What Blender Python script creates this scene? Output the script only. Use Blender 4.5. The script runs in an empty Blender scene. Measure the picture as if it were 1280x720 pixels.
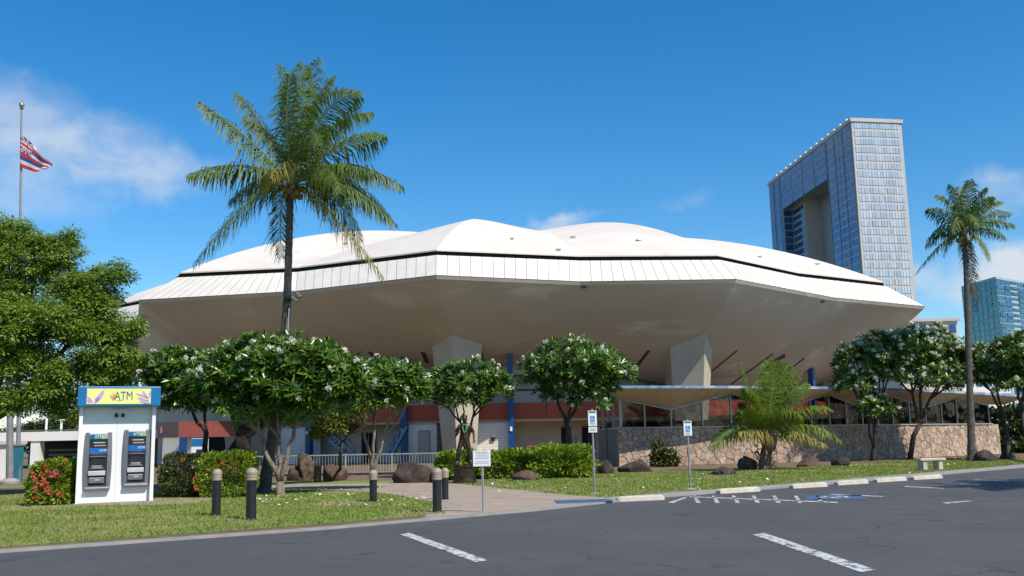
import bpy, bmesh, math, random
import numpy as np
from mathutils import Vector, Matrix, noise
from mathutils.bvhtree import BVHTree
random.seed(7); RNG = np.random.default_rng(7)
S = bpy.context.scene
COL = S.collection
PI = math.pi

# ------------------------------------------------------------------ camera, sky, sun, exposure
FPX, HY, ROLL, CZ = 1200.0, 547.0, math.radians(1.2), 1.6
PITCH = math.atan((HY-360)/FPX)
cF = np.array([0, math.cos(PITCH), math.sin(PITCH)]); cU0 = np.array([0, -math.sin(PITCH), math.cos(PITCH)]); cR0 = np.array([1., 0, 0])
cR = math.cos(ROLL)*cR0-math.sin(ROLL)*cU0; cU = math.sin(ROLL)*cR0+math.cos(ROLL)*cU0
cam_data = bpy.data.cameras.new('camera'); cam = bpy.data.objects.new('camera', cam_data); COL.objects.link(cam)
cam_data.sensor_width = 36; cam_data.lens = FPX/1280*36; cam_data.clip_start = 0.1; cam_data.clip_end = 6000
M4 = Matrix.Identity(4)
for i in range(3):
    M4[i][0], M4[i][1], M4[i][2] = cR[i], cU[i], -cF[i]
M4[2][3] = CZ
cam.matrix_world = M4
S.camera = cam

def ray(px, py): return cF+cR*(px-640)/FPX+cU*(360-py)/FPX
def gp(px, py, z=0.0):
    q = ray(px, py); t = (z-CZ)/q[2]; return Vector((q[0]*t, q[1]*t, z))
def at(px, py, Y):
    q = ray(px, py); t = Y/q[1]; return Vector((q[0]*t, Y, CZ+q[2]*t))
def proj(v):
    v = np.array(v, float)-[0, 0, CZ]; d = v@cF
    return 640+FPX*(v@cR)/d, 360-FPX*(v@cU)/d

SUN = Vector((0.62, -0.60, 1.0)).normalized()
sun_el = math.asin(SUN.z); sun_az = math.atan2(SUN.x, SUN.y)
sd = bpy.data.lights.new('sun', 'SUN'); sd.energy = 4.5; sd.angle = math.radians(0.5); sd.color = (1, .94, .85)
so = bpy.data.objects.new('sun', sd); COL.objects.link(so)
so.rotation_euler = (-SUN).to_track_quat('-Z', 'Y').to_euler(); so.location = (0, 0, 60)

W = bpy.data.worlds.new('World'); S.world = W; W.use_nodes = True
wn = W.node_tree.nodes; wl = W.node_tree.links; wn.clear()
def N(nt, typ, **kw):
    n = nt.nodes.new(typ)
    for k, v in kw.items():
        if k.startswith('i_'):
            key = k[2:]; key = int(key) if key.isdigit() else key.replace('_', ' ')
            n.inputs[key].default_value = v
        else: setattr(n, k, v)
    return n
wt = W.node_tree
sky = N(wt, 'ShaderNodeTexSky', sky_type='NISHITA', sun_disc=False, sun_elevation=sun_el, sun_rotation=sun_az, air_density=1.0, dust_density=0.25, ozone_density=4.0, altitude=0)
hsv = N(wt, 'ShaderNodeHueSaturation', i_Saturation=1.36, i_Value=1.0, i_Hue=0.497)
bg = N(wt, 'ShaderNodeBackground', i_Strength=0.135)
wl.new(sky.outputs[0], hsv.inputs['Color']); wl.new(hsv.outputs[0], bg.inputs[0])
cl = N(wt, 'ShaderNodeBackground', i_Color=(.86, .92, 1, 1), i_Strength=0.72)
tc = N(wt, 'ShaderNodeTexCoord')
mask = None
def wm(op, a, b=None):
    n = N(wt, 'ShaderNodeMath', operation=op)
    for i, v in enumerate((a, b)):
        if v is None: continue
        if isinstance(v, (int, float)): n.inputs[i].default_value = v
        else: wl.new(v, n.inputs[i])
    return n.outputs[0]
def unit(px, py):
    q = ray(px, py); return q/np.linalg.norm(q)
# banks of thin cloud: direction, radius, vertical squeeze, strength
banks = [(unit(70, 190), .13, 2.5, 1.05), (unit(190, 215), .09, 2.6, .9), (unit(15, 135), .075, 1.6, .8), (unit(20, 240), .10, 2.2, .6),
         (unit(1232, 345), .055, 1.3, 2.2), (unit(1190, 355), .035, 1.4, 1.2), (unit(1250, 240), .05, 1.8, .75), (unit(690, 280), .06, 4, 1.25), (unit(850, 248), .04, 3, .25), (unit(1150, 345), .03, 1.5, .9),
         (unit(60, 525), .10, 1.6, .8), (np.array([-.8, .5, .3]), .3, 2, .8), (np.array([-.7, -.6, .35]), .35, 2, .8), (np.array([.9, .3, .3]), .25, 2, .8), (np.array([.3, -.9, .3]), .3, 2, .8), (np.array([.85, -.4, .35]), .2, 2, .8)]
dv = N(wt, 'ShaderNodeVectorMath', operation='NORMALIZE'); wl.new(tc.outputs['Generated'], dv.inputs[0])
warp = N(wt, 'ShaderNodeTexNoise', i_Scale=9.0, i_Detail=6.0, i_Roughness=.6); wl.new(dv.outputs[0], warp.inputs['Vector'])
wsub = N(wt, 'ShaderNodeVectorMath', operation='SUBTRACT'); wl.new(warp.outputs['Color'], wsub.inputs[0]); wsub.inputs[1].default_value = (.5, .5, .5)
wsc = N(wt, 'ShaderNodeVectorMath', operation='SCALE'); wl.new(wsub.outputs[0], wsc.inputs[0]); wsc.inputs['Scale'].default_value = .085
wadd = N(wt, 'ShaderNodeVectorMath', operation='ADD'); wl.new(dv.outputs[0], wadd.inputs[0]); wl.new(wsc.outputs[0], wadd.inputs[1])
for c, r, sq, st in banks:
    sub = N(wt, 'ShaderNodeVectorMath', operation='SUBTRACT'); wl.new(wadd.outputs[0], sub.inputs[0]); sub.inputs[1].default_value = tuple(c/np.linalg.norm(c))
    mul = N(wt, 'ShaderNodeVectorMath', operation='MULTIPLY'); wl.new(sub.outputs[0], mul.inputs[0]); mul.inputs[1].default_value = (1, 1, sq)
    ln = N(wt, 'ShaderNodeVectorMath', operation='LENGTH'); wl.new(mul.outputs[0], ln.inputs[0])
    mr = N(wt, 'ShaderNodeMapRange', interpolation_type='SMOOTHSTEP'); wl.new(ln.outputs['Value'], mr.inputs['Value'])
    mr.inputs['From Min'].default_value = r; mr.inputs['From Max'].default_value = r*.25; mr.inputs['To Min'].default_value = 0; mr.inputs['To Max'].default_value = st
    mask = mr.outputs[0] if mask is None else wm('MAXIMUM', mask, mr.outputs[0])
mp = N(wt, 'ShaderNodeMapping'); mp.inputs['Scale'].default_value = (1, 1, 2.0); wl.new(dv.outputs[0], mp.inputs[0])
nz = N(wt, 'ShaderNodeTexNoise', i_Scale=16.0, i_Detail=9.0, i_Roughness=.55, i_Distortion=.5); wl.new(mp.outputs[0], nz.inputs['Vector'])
mr = N(wt, 'ShaderNodeMapRange'); wl.new(nz.outputs[0], mr.inputs['Value'])
mr.inputs['From Min'].default_value = .34; mr.inputs['From Max'].default_value = .62; mr.inputs['To Min'].default_value = .35
cm = wm('MINIMUM', wm('MULTIPLY', wm('MULTIPLY', mask, mr.outputs[0]), .62), .93)
mx = N(wt, 'ShaderNodeMixShader'); wl.new(cm, mx.inputs[0]); wl.new(bg.outputs[0], mx.inputs[1]); wl.new(cl.outputs[0], mx.inputs[2])
wo = N(wt, 'ShaderNodeOutputWorld'); wl.new(mx.outputs[0], wo.inputs[0])

S.render.engine = 'CYCLES'
S.view_settings.view_transform = 'Standard'; S.view_settings.look = 'None'; S.view_settings.exposure = 0.22; S.view_settings.gamma = 1
S.cycles.max_bounces = 8; S.cycles.transparent_max_bounces = 16
S.render.resolution_x, S.render.resolution_y = 1280, 720

# ------------------------------------------------------------------ materials
def mat(name, c, c2=None, rough=.7, sc=4.0, bump=0.0, bsc=40.0, metal=0.0, spec=.5, detail=6, thr=(.35, .65), c3=None, sc3=.6, thr3=(.5, .7), stretch=(1, 1, 1), trans=0, var=None, coat=0, bdist=.02):
    m = bpy.data.materials.new(name); m.use_nodes = True; nt = m.node_tree; nt.nodes.clear(); L = nt.links.new
    out = N(nt, 'ShaderNodeOutputMaterial'); b = N(nt, 'ShaderNodeBsdfPrincipled', i_Roughness=rough, i_Metallic=metal)
    b.inputs['Specular IOR Level'].default_value = spec; b.inputs['Coat Weight'].default_value = coat
    tcn = N(nt, 'ShaderNodeTexCoord'); geo = N(nt, 'ShaderNodeNewGeometry')
    mpn = N(nt, 'ShaderNodeMapping'); mpn.inputs['Scale'].default_value = stretch; L(geo.outputs['Position'], mpn.inputs[0])
    col = None
    c2 = c2 or tuple(x*.82 for x in c)
    nzn = N(nt, 'ShaderNodeTexNoise', i_Scale=sc, i_Detail=float(detail)); L(mpn.outputs[0], nzn.inputs['Vector'])
    rmp = N(nt, 'ShaderNodeMapRange'); L(nzn.outputs[0], rmp.inputs['Value']); rmp.inputs['From Min'].default_value = thr[0]; rmp.inputs['From Max'].default_value = thr[1]
    mix = N(nt, 'ShaderNodeMix', data_type='RGBA'); mix.inputs['A'].default_value = (*c, 1); mix.inputs['B'].default_value = (*c2, 1); L(rmp.outputs[0], mix.inputs['Factor'])
    col = mix.outputs['Result']
    if c3:
        n3 = N(nt, 'ShaderNodeTexNoise', i_Scale=sc3, i_Detail=8.0, i_Roughness=.65); L(mpn.outputs[0], n3.inputs['Vector'])
        r3 = N(nt, 'ShaderNodeMapRange'); L(n3.outputs[0], r3.inputs['Value']); r3.inputs['From Min'].default_value = thr3[0]; r3.inputs['From Max'].default_value = thr3[1]
        m3 = N(nt, 'ShaderNodeMix', data_type='RGBA'); L(col, m3.inputs['A']); m3.inputs['B'].default_value = (*c3, 1); L(r3.outputs[0], m3.inputs['Factor']); col = m3.outputs['Result']
    if var:
        at_ = N(nt, 'ShaderNodeAttribute', attribute_name='var')
        mv = N(nt, 'ShaderNodeMix', data_type='RGBA'); L(col, mv.inputs['A']); mv.inputs['B'].default_value = (*var, 1); L(at_.outputs['Fac'], mv.inputs['Factor']); col = mv.outputs['Result']
    L(col, b.inputs['Base Color'])
    if bump:
        nb = N(nt, 'ShaderNodeTexNoise', i_Scale=bsc, i_Detail=5.0, i_Roughness=.6); L(mpn.outputs[0], nb.inputs['Vector'])
        bp = N(nt, 'ShaderNodeBump', i_Strength=bump, i_Distance=bdist); L(nb.outputs[0], bp.inputs['Height']); L(bp.outputs[0], b.inputs['Normal'])
    sh = b.outputs[0]
    if trans:
        tr = N(nt, 'ShaderNodeBsdfTranslucent'); L(col, tr.inputs['Color'])
        ms = N(nt, 'ShaderNodeMixShader', i_Fac=trans); L(b.outputs[0], ms.inputs[1]); L(tr.outputs[0], ms.inputs[2]); sh = ms.outputs[0]
    L(sh, out.inputs[0])
    return m
def glass(name, tint, alpha, rough=.03):
    m = bpy.data.materials.new(name); m.use_nodes = True; nt = m.node_tree; nt.nodes.clear(); L = nt.links.new
    out = N(nt, 'ShaderNodeOutputMaterial'); g = N(nt, 'ShaderNodeBsdfGlossy', i_Roughness=rough); t = N(nt, 'ShaderNodeBsdfTransparent', i_Color=(*tint, 1))
    fr = N(nt, 'ShaderNodeFresnel', i_IOR=1.5); ad = N(nt, 'ShaderNodeMath', operation='ADD', i_1=alpha); L(fr.outputs[0], ad.inputs[0])
    nb = N(nt, 'ShaderNodeTexNoise', i_Scale=1.2, i_Detail=2.0); bp = N(nt, 'ShaderNodeBump', i_Strength=.15, i_Distance=.02); L(nb.outputs[0], bp.inputs['Height']); L(bp.outputs[0], g.inputs['Normal'])
    mx = N(nt, 'ShaderNodeMixShader'); L(ad.outputs[0], mx.inputs[0]); L(t.outputs[0], mx.inputs[1]); L(g.outputs[0], mx.inputs[2]); L(mx.outputs[0], out.inputs[0])
    return m

m_roof = mat('white_roof_membrane', (.74, .66, .56), (.67, .59, .495), .6, .35, .12, 6, c3=(.55, .46, .36), sc3=.55, thr3=(.60, .78))
m_panel = mat('white_fascia_paint', (.76, .695, .60), (.69, .62, .53), .55, 1.2, .05, 20, c3=(.62, .42, .28), sc3=1.7, thr3=(.70, .84))
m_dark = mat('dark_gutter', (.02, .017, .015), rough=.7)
m_seam = mat('fascia_joint', (.11, .095, .08), rough=.8)
m_soffit = mat('soffit_plaster', (.545, .475, .38), (.455, .39, .305), .8, .12, .08, 25, c3=(.68, .61, .51), sc3=.22, thr3=(.54, .68), stretch=(.6, 1.2, 1.5))
m_pier = mat('pier_concrete', (.52, .44, .335), (.46, .385, .29), .8, .8, .12, 18)
m_beige = mat('beige_plaster', (.58, .50, .39), (.52, .44, .34), .8, .6, .08, 30)
m_white = mat('white_painted_block', (.84, .79, .72), (.77, .72, .65), .7, 1.0, .1, 25)
m_joint = mat('block_joint', (.42, .40, .37), rough=.9)
m_red = mat('red_painted_band', (.42, .06, .022), (.36, .05, .02), .55, .8, .03, 30)
m_brown = mat('brown_rail_paint', (.16, .035, .02), rough=.5)
m_blue = mat('blue_painted_steel', (.006, .062, .20), (.005, .05, .165), .4, 1.5)
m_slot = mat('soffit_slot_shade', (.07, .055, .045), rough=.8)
m_navy = mat('navy_stair_paint', (.008, .045, .15), rough=.5)
m_grey = mat('grey_metal', (.33, .33, .32), (.26, .26, .25), .45, 3, metal=.4)
m_alu = mat('aluminium_frame', (.46, .46, .44), (.38, .38, .36), .45, 3, metal=.3)
m_black = mat('black_void', (.012, .011, .01), rough=.8)
m_conc = mat('pavement_concrete', (.39, .30, .225), (.31, .24, .18), .85, 1.5, .25, 60, c3=(.30, .25, .20), sc3=.8, thr3=(.55, .75))
m_curb = mat('curb_concrete', (.33, .31, .28), (.26, .245, .22), .85, 2.5, .3, 50)
m_stop = mat('wheel_stop_concrete', (.58, .51, .42), (.46, .40, .33), .85, 3, .3, 60)
m_asph = mat('asphalt', (.082, .078, .074), (.06, .058, .056), .85, 30, .5, 220, c3=(.085, .083, .083), sc3=.35, thr3=(.42, .62))
def add_cracks(m, sc_, col_, width, amount_sc=.25, spots=None):
    nt = m.node_tree; L = nt.links.new; b = [n for n in nt.nodes if n.type == 'BSDF_PRINCIPLED'][0]; src = b.inputs['Base Color'].links[0].from_socket
    geo = N(nt, 'ShaderNodeNewGeometry'); nw = N(nt, 'ShaderNodeTexNoise', i_Scale=sc_*3, i_Detail=4.0); L(geo.outputs['Position'], nw.inputs['Vector'])
    va = N(nt, 'ShaderNodeVectorMath', operation='SCALE'); va.inputs['Scale'].default_value = .5/sc_; L(nw.outputs['Color'], va.inputs[0])
    vb = N(nt, 'ShaderNodeVectorMath', operation='ADD'); L(geo.outputs['Position'], vb.inputs[0]); L(va.outputs[0], vb.inputs[1])
    vo = N(nt, 'ShaderNodeTexVoronoi', feature='DISTANCE_TO_EDGE', i_Scale=sc_); L(vb.outputs[0], vo.inputs['Vector'])
    r = N(nt, 'ShaderNodeMapRange'); L(vo.outputs['Distance'], r.inputs['Value']); r.inputs['From Min'].default_value = width; r.inputs['From Max'].default_value = width*.3
    n2 = N(nt, 'ShaderNodeTexNoise', i_Scale=amount_sc, i_Detail=3.0); L(geo.outputs['Position'], n2.inputs['Vector']); r2 = N(nt, 'ShaderNodeMapRange'); L(n2.outputs[0], r2.inputs['Value']); r2.inputs['From Min'].default_value = .47; r2.inputs['From Max'].default_value = .56
    mu = N(nt, 'ShaderNodeMath', operation='MULTIPLY'); L(r.outputs[0], mu.inputs[0]); L(r2.outputs[0], mu.inputs[1])
    mx = N(nt, 'ShaderNodeMix', data_type='RGBA'); L(src, mx.inputs['A']); mx.inputs['B'].default_value = (*col_, 1); L(mu.outputs[0], mx.inputs['Factor']); src = mx.outputs['Result']
    if spots:
        n3 = N(nt, 'ShaderNodeTexNoise', i_Scale=spots[0], i_Detail=3.0); L(geo.outputs['Position'], n3.inputs['Vector']); r3 = N(nt, 'ShaderNodeMapRange'); L(n3.outputs[0], r3.inputs['Value']); r3.inputs['From Min'].default_value = spots[1]; r3.inputs['From Max'].default_value = spots[1]+.06; r3.inputs['To Max'].default_value = .7
        mx = N(nt, 'ShaderNodeMix', data_type='RGBA'); L(src, mx.inputs['A']); mx.inputs['B'].default_value = (*spots[2], 1); L(r3.outputs[0], mx.inputs['Factor']); src = mx.outputs['Result']
    L(src, b.inputs['Base Color'])
add_cracks(m_asph, .32, (.042, .040, .038), .010, .22, (.7, .62, (.045, .043, .041)))
add_cracks(m_conc, .5, (.12, .095, .075), .008, .4, (1.2, .66, (.20, .155, .12)))
m_line = mat('road_paint_white', (.58, .58, .56), (.34, .34, .335), .75, 14, thr=(.42, .66), c3=(.08, .08, .085), sc3=7, thr3=(.50, .58))
m_lblue = mat('road_paint_blue', (.035, .13, .32), (.05, .10, .20), .75, 10, c3=(.07, .075, .085), sc3=4, thr3=(.50, .58))
m_grass = mat('lawn', (.18, .245, .042), (.235, .265, .055), .9, .7, .8, 70, c3=(.40, .33, .15), sc3=.32, thr3=(.50, .66), bdist=.05)
m_blade = mat('grass_blade', (.20, .28, .042), (.27, .31, .06), .8, .9, c3=(.42, .35, .16), sc3=.32, thr3=(.50, .66), trans=.3)
m_dirt = mat('leaf_strewn_soil', (.20, .13, .07), (.13, .085, .05), .95, 3, .8, 40, c3=(.17, .17, .06), sc3=.9)
m_ground = mat('far_ground', (.17, .16, .12), (.10, .12, .06), .95, .05)
m_bark = mat('grey_bark', (.25, .195, .15), (.14, .10, .075), .9, 9, .6, 30)
m_dbark = mat('dark_bark', (.075, .052, .038), (.035, .025, .02), .9, 9, .7, 25)
m_pbark = mat('palm_bark', (.14, .115, .09), (.065, .052, .042), .9, 5, .8, 30, stretch=(1, 1, 6))
m_plum = mat('plumeria_leaf', (.055, .135, .013), (.03, .08, .009), .27, 1.5, trans=.2, var=(.17, .27, .03))
m_flow = mat('white_petal', (.82, .80, .72), (.80, .76, .60), .6, 8, trans=.25)
m_tree = mat('light_tree_leaf', (.18, .285, .026), (.11, .20, .018), .5, 1.0, trans=.36, var=(.33, .43, .07))
m_dleaf = mat('dark_tree_leaf', (.035, .07, .014), (.022, .045, .01), .5, 1.5, trans=.2, var=(.07, .11, .02))
m_yleaf = mat('yellow_green_leaf', (.13, .16, .02), (.09, .13, .02), .5, 1.5, trans=.35, var=(.2, .22, .03))
m_hedge = mat('bright_hedge_leaf', (.15, .25, .014), (.10, .18, .012), .4, 1.5, trans=.3, var=(.33, .42, .025))
m_hedgd = mat('dark_hedge_leaf', (.04, .075, .013), (.03, .055, .01), .42, 1.5, trans=.2, var=(.10, .13, .018))
m_frond = mat('palm_frond', (.065, .12, .018), (.04, .08, .013), .55, 1.5, trans=.22, spec=.4, var=(.20, .26, .045))
m_frondy = mat('yellow_palm_frond', (.28, .25, .05), (.16, .18, .035), .55, 2, spec=.3, trans=.3, var=(.40, .33, .10))
m_frondb = mat('bright_palm_frond', (.15, .25, .02), (.09, .16, .014), .5, 2, spec=.35, trans=.3, var=(.20, .23, .03))
m_dead = mat('dead_frond', (.24, .17, .10), (.14, .10, .06), .9, 3)
m_rachis = mat('frond_rib', (.24, .22, .06), (.16, .16, .04), .5, 3)
m_coco = mat('coconut_husk', (.38, .20, .05), (.18, .17, .04), .6, 5)
m_pink = mat('coral_flower', (.85, .20, .13), (.80, .13, .08), .5, 20, trans=.2)
m_rock = mat('dark_lava_rock', (.048, .035, .028), (.022, .017, .014), .9, 3, .9, 14, c3=(.10, .07, .052), sc3=2.0)
m_rockr = mat('red_brown_rock', (.12, .068, .045), (.06, .038, .028), .9, 3, .9, 14, c3=(.16, .105, .07), sc3=2.0)
m_rockt = mat('tan_rock', (.16, .11, .06), (.035, .027, .02), .9, 5, .9, 14)
m_rockw = mat('pale_rock', (.42, .36, .30), (.32, .275, .22), .9, 4, .6, 14)
m_bronze = mat('weathered_bronze', (.10, .07, .045), (.05, .037, .027), .42, 8, .3, 30, metal=.75)
m_lei = mat('green_lei', (.04, .18, .02), (.06, .25, .03), .6, 30)
m_kwhite = mat('kiosk_white_panel', (.80, .79, .76), (.74, .73, .70), .45, .8, c3=(.56, .50, .42), sc3=1.3, thr3=(.60, .80), stretch=(1, 1, .5))
m_kblue = mat('kiosk_blue_frame', (.008, .16, .36), (.008, .14, .32), .35, 2)
m_yel = mat('sign_yellow', (.80, .77, .27), (.78, .74, .24), .45, 2)
m_purp = mat('sign_purple', (.50, .34, .66), (.46, .30, .62), .45, 3)
m_orange = mat('sign_orange', (.85, .28, .05), rough=.45)
m_teal = mat('sign_teal', (.015, .20, .20), rough=.45)
m_agrey = mat('machine_grey', (.20, .20, .215), (.17, .17, .18), .4, 3, metal=.3)
m_ablack = mat('machine_black', (.018, .018, .022), (.025, .025, .03), .3, 3)
m_ablue = mat('machine_blue_screen', (.015, .13, .40), (.01, .10, .32), .25, 3)
m_alight = mat('machine_light_shelf', (.50, .49, .48), rough=.4)
m_bol = mat('bollard_black', (.010, .010, .012), (.018, .017, .016), .45, 6)
m_bolt = mat('bollard_top_beige', (.36, .28, .20), (.30, .23, .17), .6, 6)
m_sign = mat('sign_white', (.80, .81, .80), (.76, .77, .76), .4, 3)
m_sblue = mat('sign_blue', (.01, .16, .55), rough=.4)
m_ink = mat('sign_ink', (.20, .20, .21), rough=.6)
m_green = mat('sign_green_edge', (.02, .25, .12), rough=.5)
m_flagr = mat('flag_red', (.75, .06, .05), (.68, .05, .045), .7, 4, trans=.45)
m_flagw = mat('flag_white', (.84, .82, .80), (.80, .78, .76), .7, 4, trans=.4)
m_flagb = mat('flag_blue', (.06, .08, .30), (.07, .10, .34), .7, 4, trans=.45)
m_gold = mat('brass_ball', (.55, .42, .25), rough=.3, metal=.9)
m_stone = [mat('wall_stone_%s' % n, a, b, .88, 7, .9, 22, c3=tuple(q*.55 for q in b), sc3=3.5, thr3=(.52, .72)) for n, a, b in (('tan', (.52, .385, .27), (.39, .285, .20)), ('rose', (.47, .34, .245), (.36, .255, .18)), ('pale', (.56, .44, .33), (.42, .325, .24)), ('brown', (.41, .295, .215), (.31, .22, .16)))]
m_mort = mat('wall_mortar', (.30, .225, .165), (.22, .165, .12), .95, 8, .4, 50)
m_aggr = mat('pebble_aggregate', (.30, .26, .22), (.12, .10, .085), .9, 22, .6, 40)
m_glass = glass('tinted_lobby_glass', (.30, .32, .32), .0)
m_cedge = mat('canopy_edge_blue', (.22, .32, .44), (.08, .19, .36), .5, 2.5, c3=(.42, .46, .48), sc3=1.6, thr3=(.5, .6))
m_deck = mat('canopy_deck', (.4, .4, .38), rough=.8)
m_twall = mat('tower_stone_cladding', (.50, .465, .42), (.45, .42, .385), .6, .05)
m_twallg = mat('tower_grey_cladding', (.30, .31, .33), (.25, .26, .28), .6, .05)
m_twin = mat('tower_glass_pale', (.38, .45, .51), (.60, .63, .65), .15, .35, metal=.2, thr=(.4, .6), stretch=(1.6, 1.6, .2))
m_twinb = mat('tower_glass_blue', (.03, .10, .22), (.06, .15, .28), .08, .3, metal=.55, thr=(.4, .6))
m_tdark = mat('dark_grey_finish', (.10, .095, .09), rough=.7)  # plain dark grey for treads, counters, inner walls and deck rail
m_t2 = mat('teal_curtain_glass', (.05, .17, .22), (.09, .24, .28), .1, .25, metal=.55)
m_t2b = mat('blue_curtain_glass', (.03, .12, .24), (.10, .26, .36), .1, .3, metal=.55)
m_t2l = mat('pale_mullion', (.40, .46, .48), rough=.5)
m_booth = mat('cream_booth', (.70, .62, .50), rough=.7)
m_cab = mat('teal_cabinet', (.03, .18, .24), rough=.5)
m_bldg = mat('far_beige_building', (.62, .53, .45), (.56, .47, .40), .8, .1)

# ------------------------------------------------------------------ helpers
ORG = {}
def tag(o, label=None, cat=None, group=None, kind=None):
    if label: o['label'] = label
    if cat: o['category'] = cat
    if group: o['group'] = group
    if kind: o['kind'] = kind
    return o
def empty(name, loc, label, cat, group=None):
    o = bpy.data.objects.new(name, None); COL.objects.link(o); o.location = loc; o.empty_display_size = .3
    ORG[o.name] = Vector(loc); return tag(o, label, cat, group)
def link(name, me, parent=None, loc=None):
    o = bpy.data.objects.new(name, me); COL.objects.link(o)
    if parent is not None: o.parent = parent; ORG[o.name] = ORG[parent.name]
    else:
        o.location = loc or (0, 0, 0); ORG[o.name] = Vector(loc or (0, 0, 0))
    return o
class MB:
    """collects faces in world coordinates; build() links them as one mesh object relative to its thing"""
    def __init__(s): s.v = []; s.f = []; s.m = []
    def add(s, vs, fs, mi=0):
        b = len(s.v); s.v += [tuple(v) for v in vs]; s.f += [tuple(b+i for i in f) for f in fs]; s.m += [mi]*len(fs); return s
    def box(s, c, d, rz=0, mi=0, tp=1.0):
        c = Vector(c); R = Matrix.Rotation(rz, 3, 'Z'); h = [x/2 for x in d]; vs = []
        for z in (-1, 1):
            k = tp if z > 0 else 1
            for x, y in ((-1, -1), (1, -1), (1, 1), (-1, 1)): vs.append(c+R@Vector((x*h[0]*k, y*h[1]*k, z*h[2])))
        return s.add(vs, [(3, 2, 1, 0), (4, 5, 6, 7), (0, 1, 5, 4), (1, 2, 6, 5), (2, 3, 7, 6), (3, 0, 4, 7)], mi)
    def beam(s, a, b, w, h=None, mi=0):
        a, b = Vector(a), Vector(b); h = h or w; t = (b-a).normalized(); up = Vector((0, 0, 1)) if abs(t.z) < .95 else Vector((0, 1, 0))
        x = t.cross(up).normalized(); y = x.cross(t); vs = [p+x*i*w/2+y*j*h/2 for p in (a, b) for i, j in ((-1, -1), (1, -1), (1, 1), (-1, 1))]
        return s.add(vs, [(0, 1, 2, 3), (7, 6, 5, 4), (0, 4, 5, 1), (1, 5, 6, 2), (2, 6, 7, 3), (3, 7, 4, 0)], mi)
    def tube(s, pts, rad, n=8, mi=0, cap=True):
        pts = [Vector(p) for p in pts]; rad = rad if hasattr(rad, '__len__') else [rad]*len(pts); vs = []; fs = []; x = None
        for i, p in enumerate(pts):
            t = (pts[min(i+1, len(pts)-1)]-pts[max(i-1, 0)]).normalized()
            if x is None: x = t.orthogonal().normalized()
            x = (x-t*x.dot(t)).normalized(); y = t.cross(x)
            for k in range(n): a = 2*PI*k/n; vs.append(p+(x*math.cos(a)+y*math.sin(a))*rad[i])
        for i in range(len(pts)-1):
            for k in range(n): fs.append((i*n+k, i*n+(k+1) % n, (i+1)*n+(k+1) % n, (i+1)*n+k))
        if cap: fs.append(tuple(range(n))[::-1]); fs.append(tuple((len(pts)-1)*n+k for k in range(n)))
        return s.add(vs, fs, mi)
    def lathe(s, c, prof, n=24, mi=0):
        c = Vector(c); vs = [c+Vector((r*math.cos(2*PI*k/n), r*math.sin(2*PI*k/n), z)) for r, z in prof for k in range(n)]
        fs = [(i*n+k, i*n+(k+1) % n, (i+1)*n+(k+1) % n, (i+1)*n+k) for i in range(len(prof)-1) for k in range(n)]
        fs.append(tuple(range(n))[::-1]); fs.append(tuple((len(prof)-1)*n+k for k in range(n)))
        return s.add(vs, fs, mi)
    def prism(s, poly, off, mi=0):
        """polygon (list of points) swept by vector off"""
        n = len(poly); off = Vector(off); vs = [Vector(p) for p in poly]+[Vector(p)+off for p in poly]
        fs = [tuple(range(n))[::-1], tuple(range(n, 2*n))]+[(i, (i+1) % n, n+(i+1) % n, n+i) for i in range(n)]
        return s.add(vs, fs, mi)
    def build(s, name, ms, parent=None, loc=None, smooth=False, fix=True, bevel=0):
        ms = ms if isinstance(ms, (list, tuple)) else [ms]
        o0 = ORG[parent.name] if parent is not None else Vector(loc or (0, 0, 0))
        me = bpy.data.meshes.new(name); me.from_pydata([(v[0]-o0.x, v[1]-o0.y, v[2]-o0.z) for v in s.v], [], s.f)
        for m in ms: me.materials.append(m)
        if len(ms) > 1: me.polygons.foreach_set('material_index', s.m)
        if fix or bevel:
            bm = bmesh.new(); bm.from_mesh(me)
            if bevel:
                bmesh.ops.remove_doubles(bm, verts=bm.verts, dist=1e-5)
                bmesh.ops.bevel(bm, geom=[e for e in bm.edges if len(e.link_faces) == 2 and e.calc_face_angle(0) > .5], offset=bevel, segments=2, affect='EDGES', profile=.5)
            bmesh.ops.recalc_face_normals(bm, faces=bm.faces); bm.to_mesh(me); bm.free()
        if smooth: me.shade_smooth()
        me.update()
        return link(name, me, parent, tuple(o0))
def structure(o): o['kind'] = 'structure'; return o
def npmesh(name, V, F, material, parent=None, loc=(0, 0, 0), var=None, kind='stuff', smooth=False):
    """V (n,3) world coordinates, F (m,k) faces"""
    me = bpy.data.meshes.new(name); o0 = ORG[parent.name] if parent is not None else Vector(loc)
    V = np.asarray(V, np.float32)-np.array(o0, np.float32); F = np.asarray(F, np.int32); k = F.shape[1]
    me.vertices.add(len(V)); me.vertices.foreach_set('co', V.ravel())
    me.loops.add(F.size); me.loops.foreach_set('vertex_index', F.ravel())
    me.polygons.add(len(F)); me.polygons.foreach_set('loop_start', np.arange(0, F.size, k, dtype=np.int32)); me.polygons.foreach_set('loop_total', np.full(len(F), k, np.int32))
    if var is not None:
        a = me.attributes.new('var', 'FLOAT', 'POINT'); a.data.foreach_set('value', np.asarray(var, np.float32))
    me.materials.append(material); me.update(calc_edges=True); me.validate()
    if smooth: me.shade_smooth()
    o = link(name, me, parent, tuple(o0))
    if kind: o['kind'] = kind
    return o
def nrm(a): return a/np.maximum(np.linalg.norm(a, axis=-1, keepdims=True), 1e-9)
def frames(d, up):
    """rotation matrices whose y column is d and z column is near up"""
    d = nrm(d); x = nrm(np.cross(d, up)); z = np.cross(x, d); return np.stack([x, d, z], -1)
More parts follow.
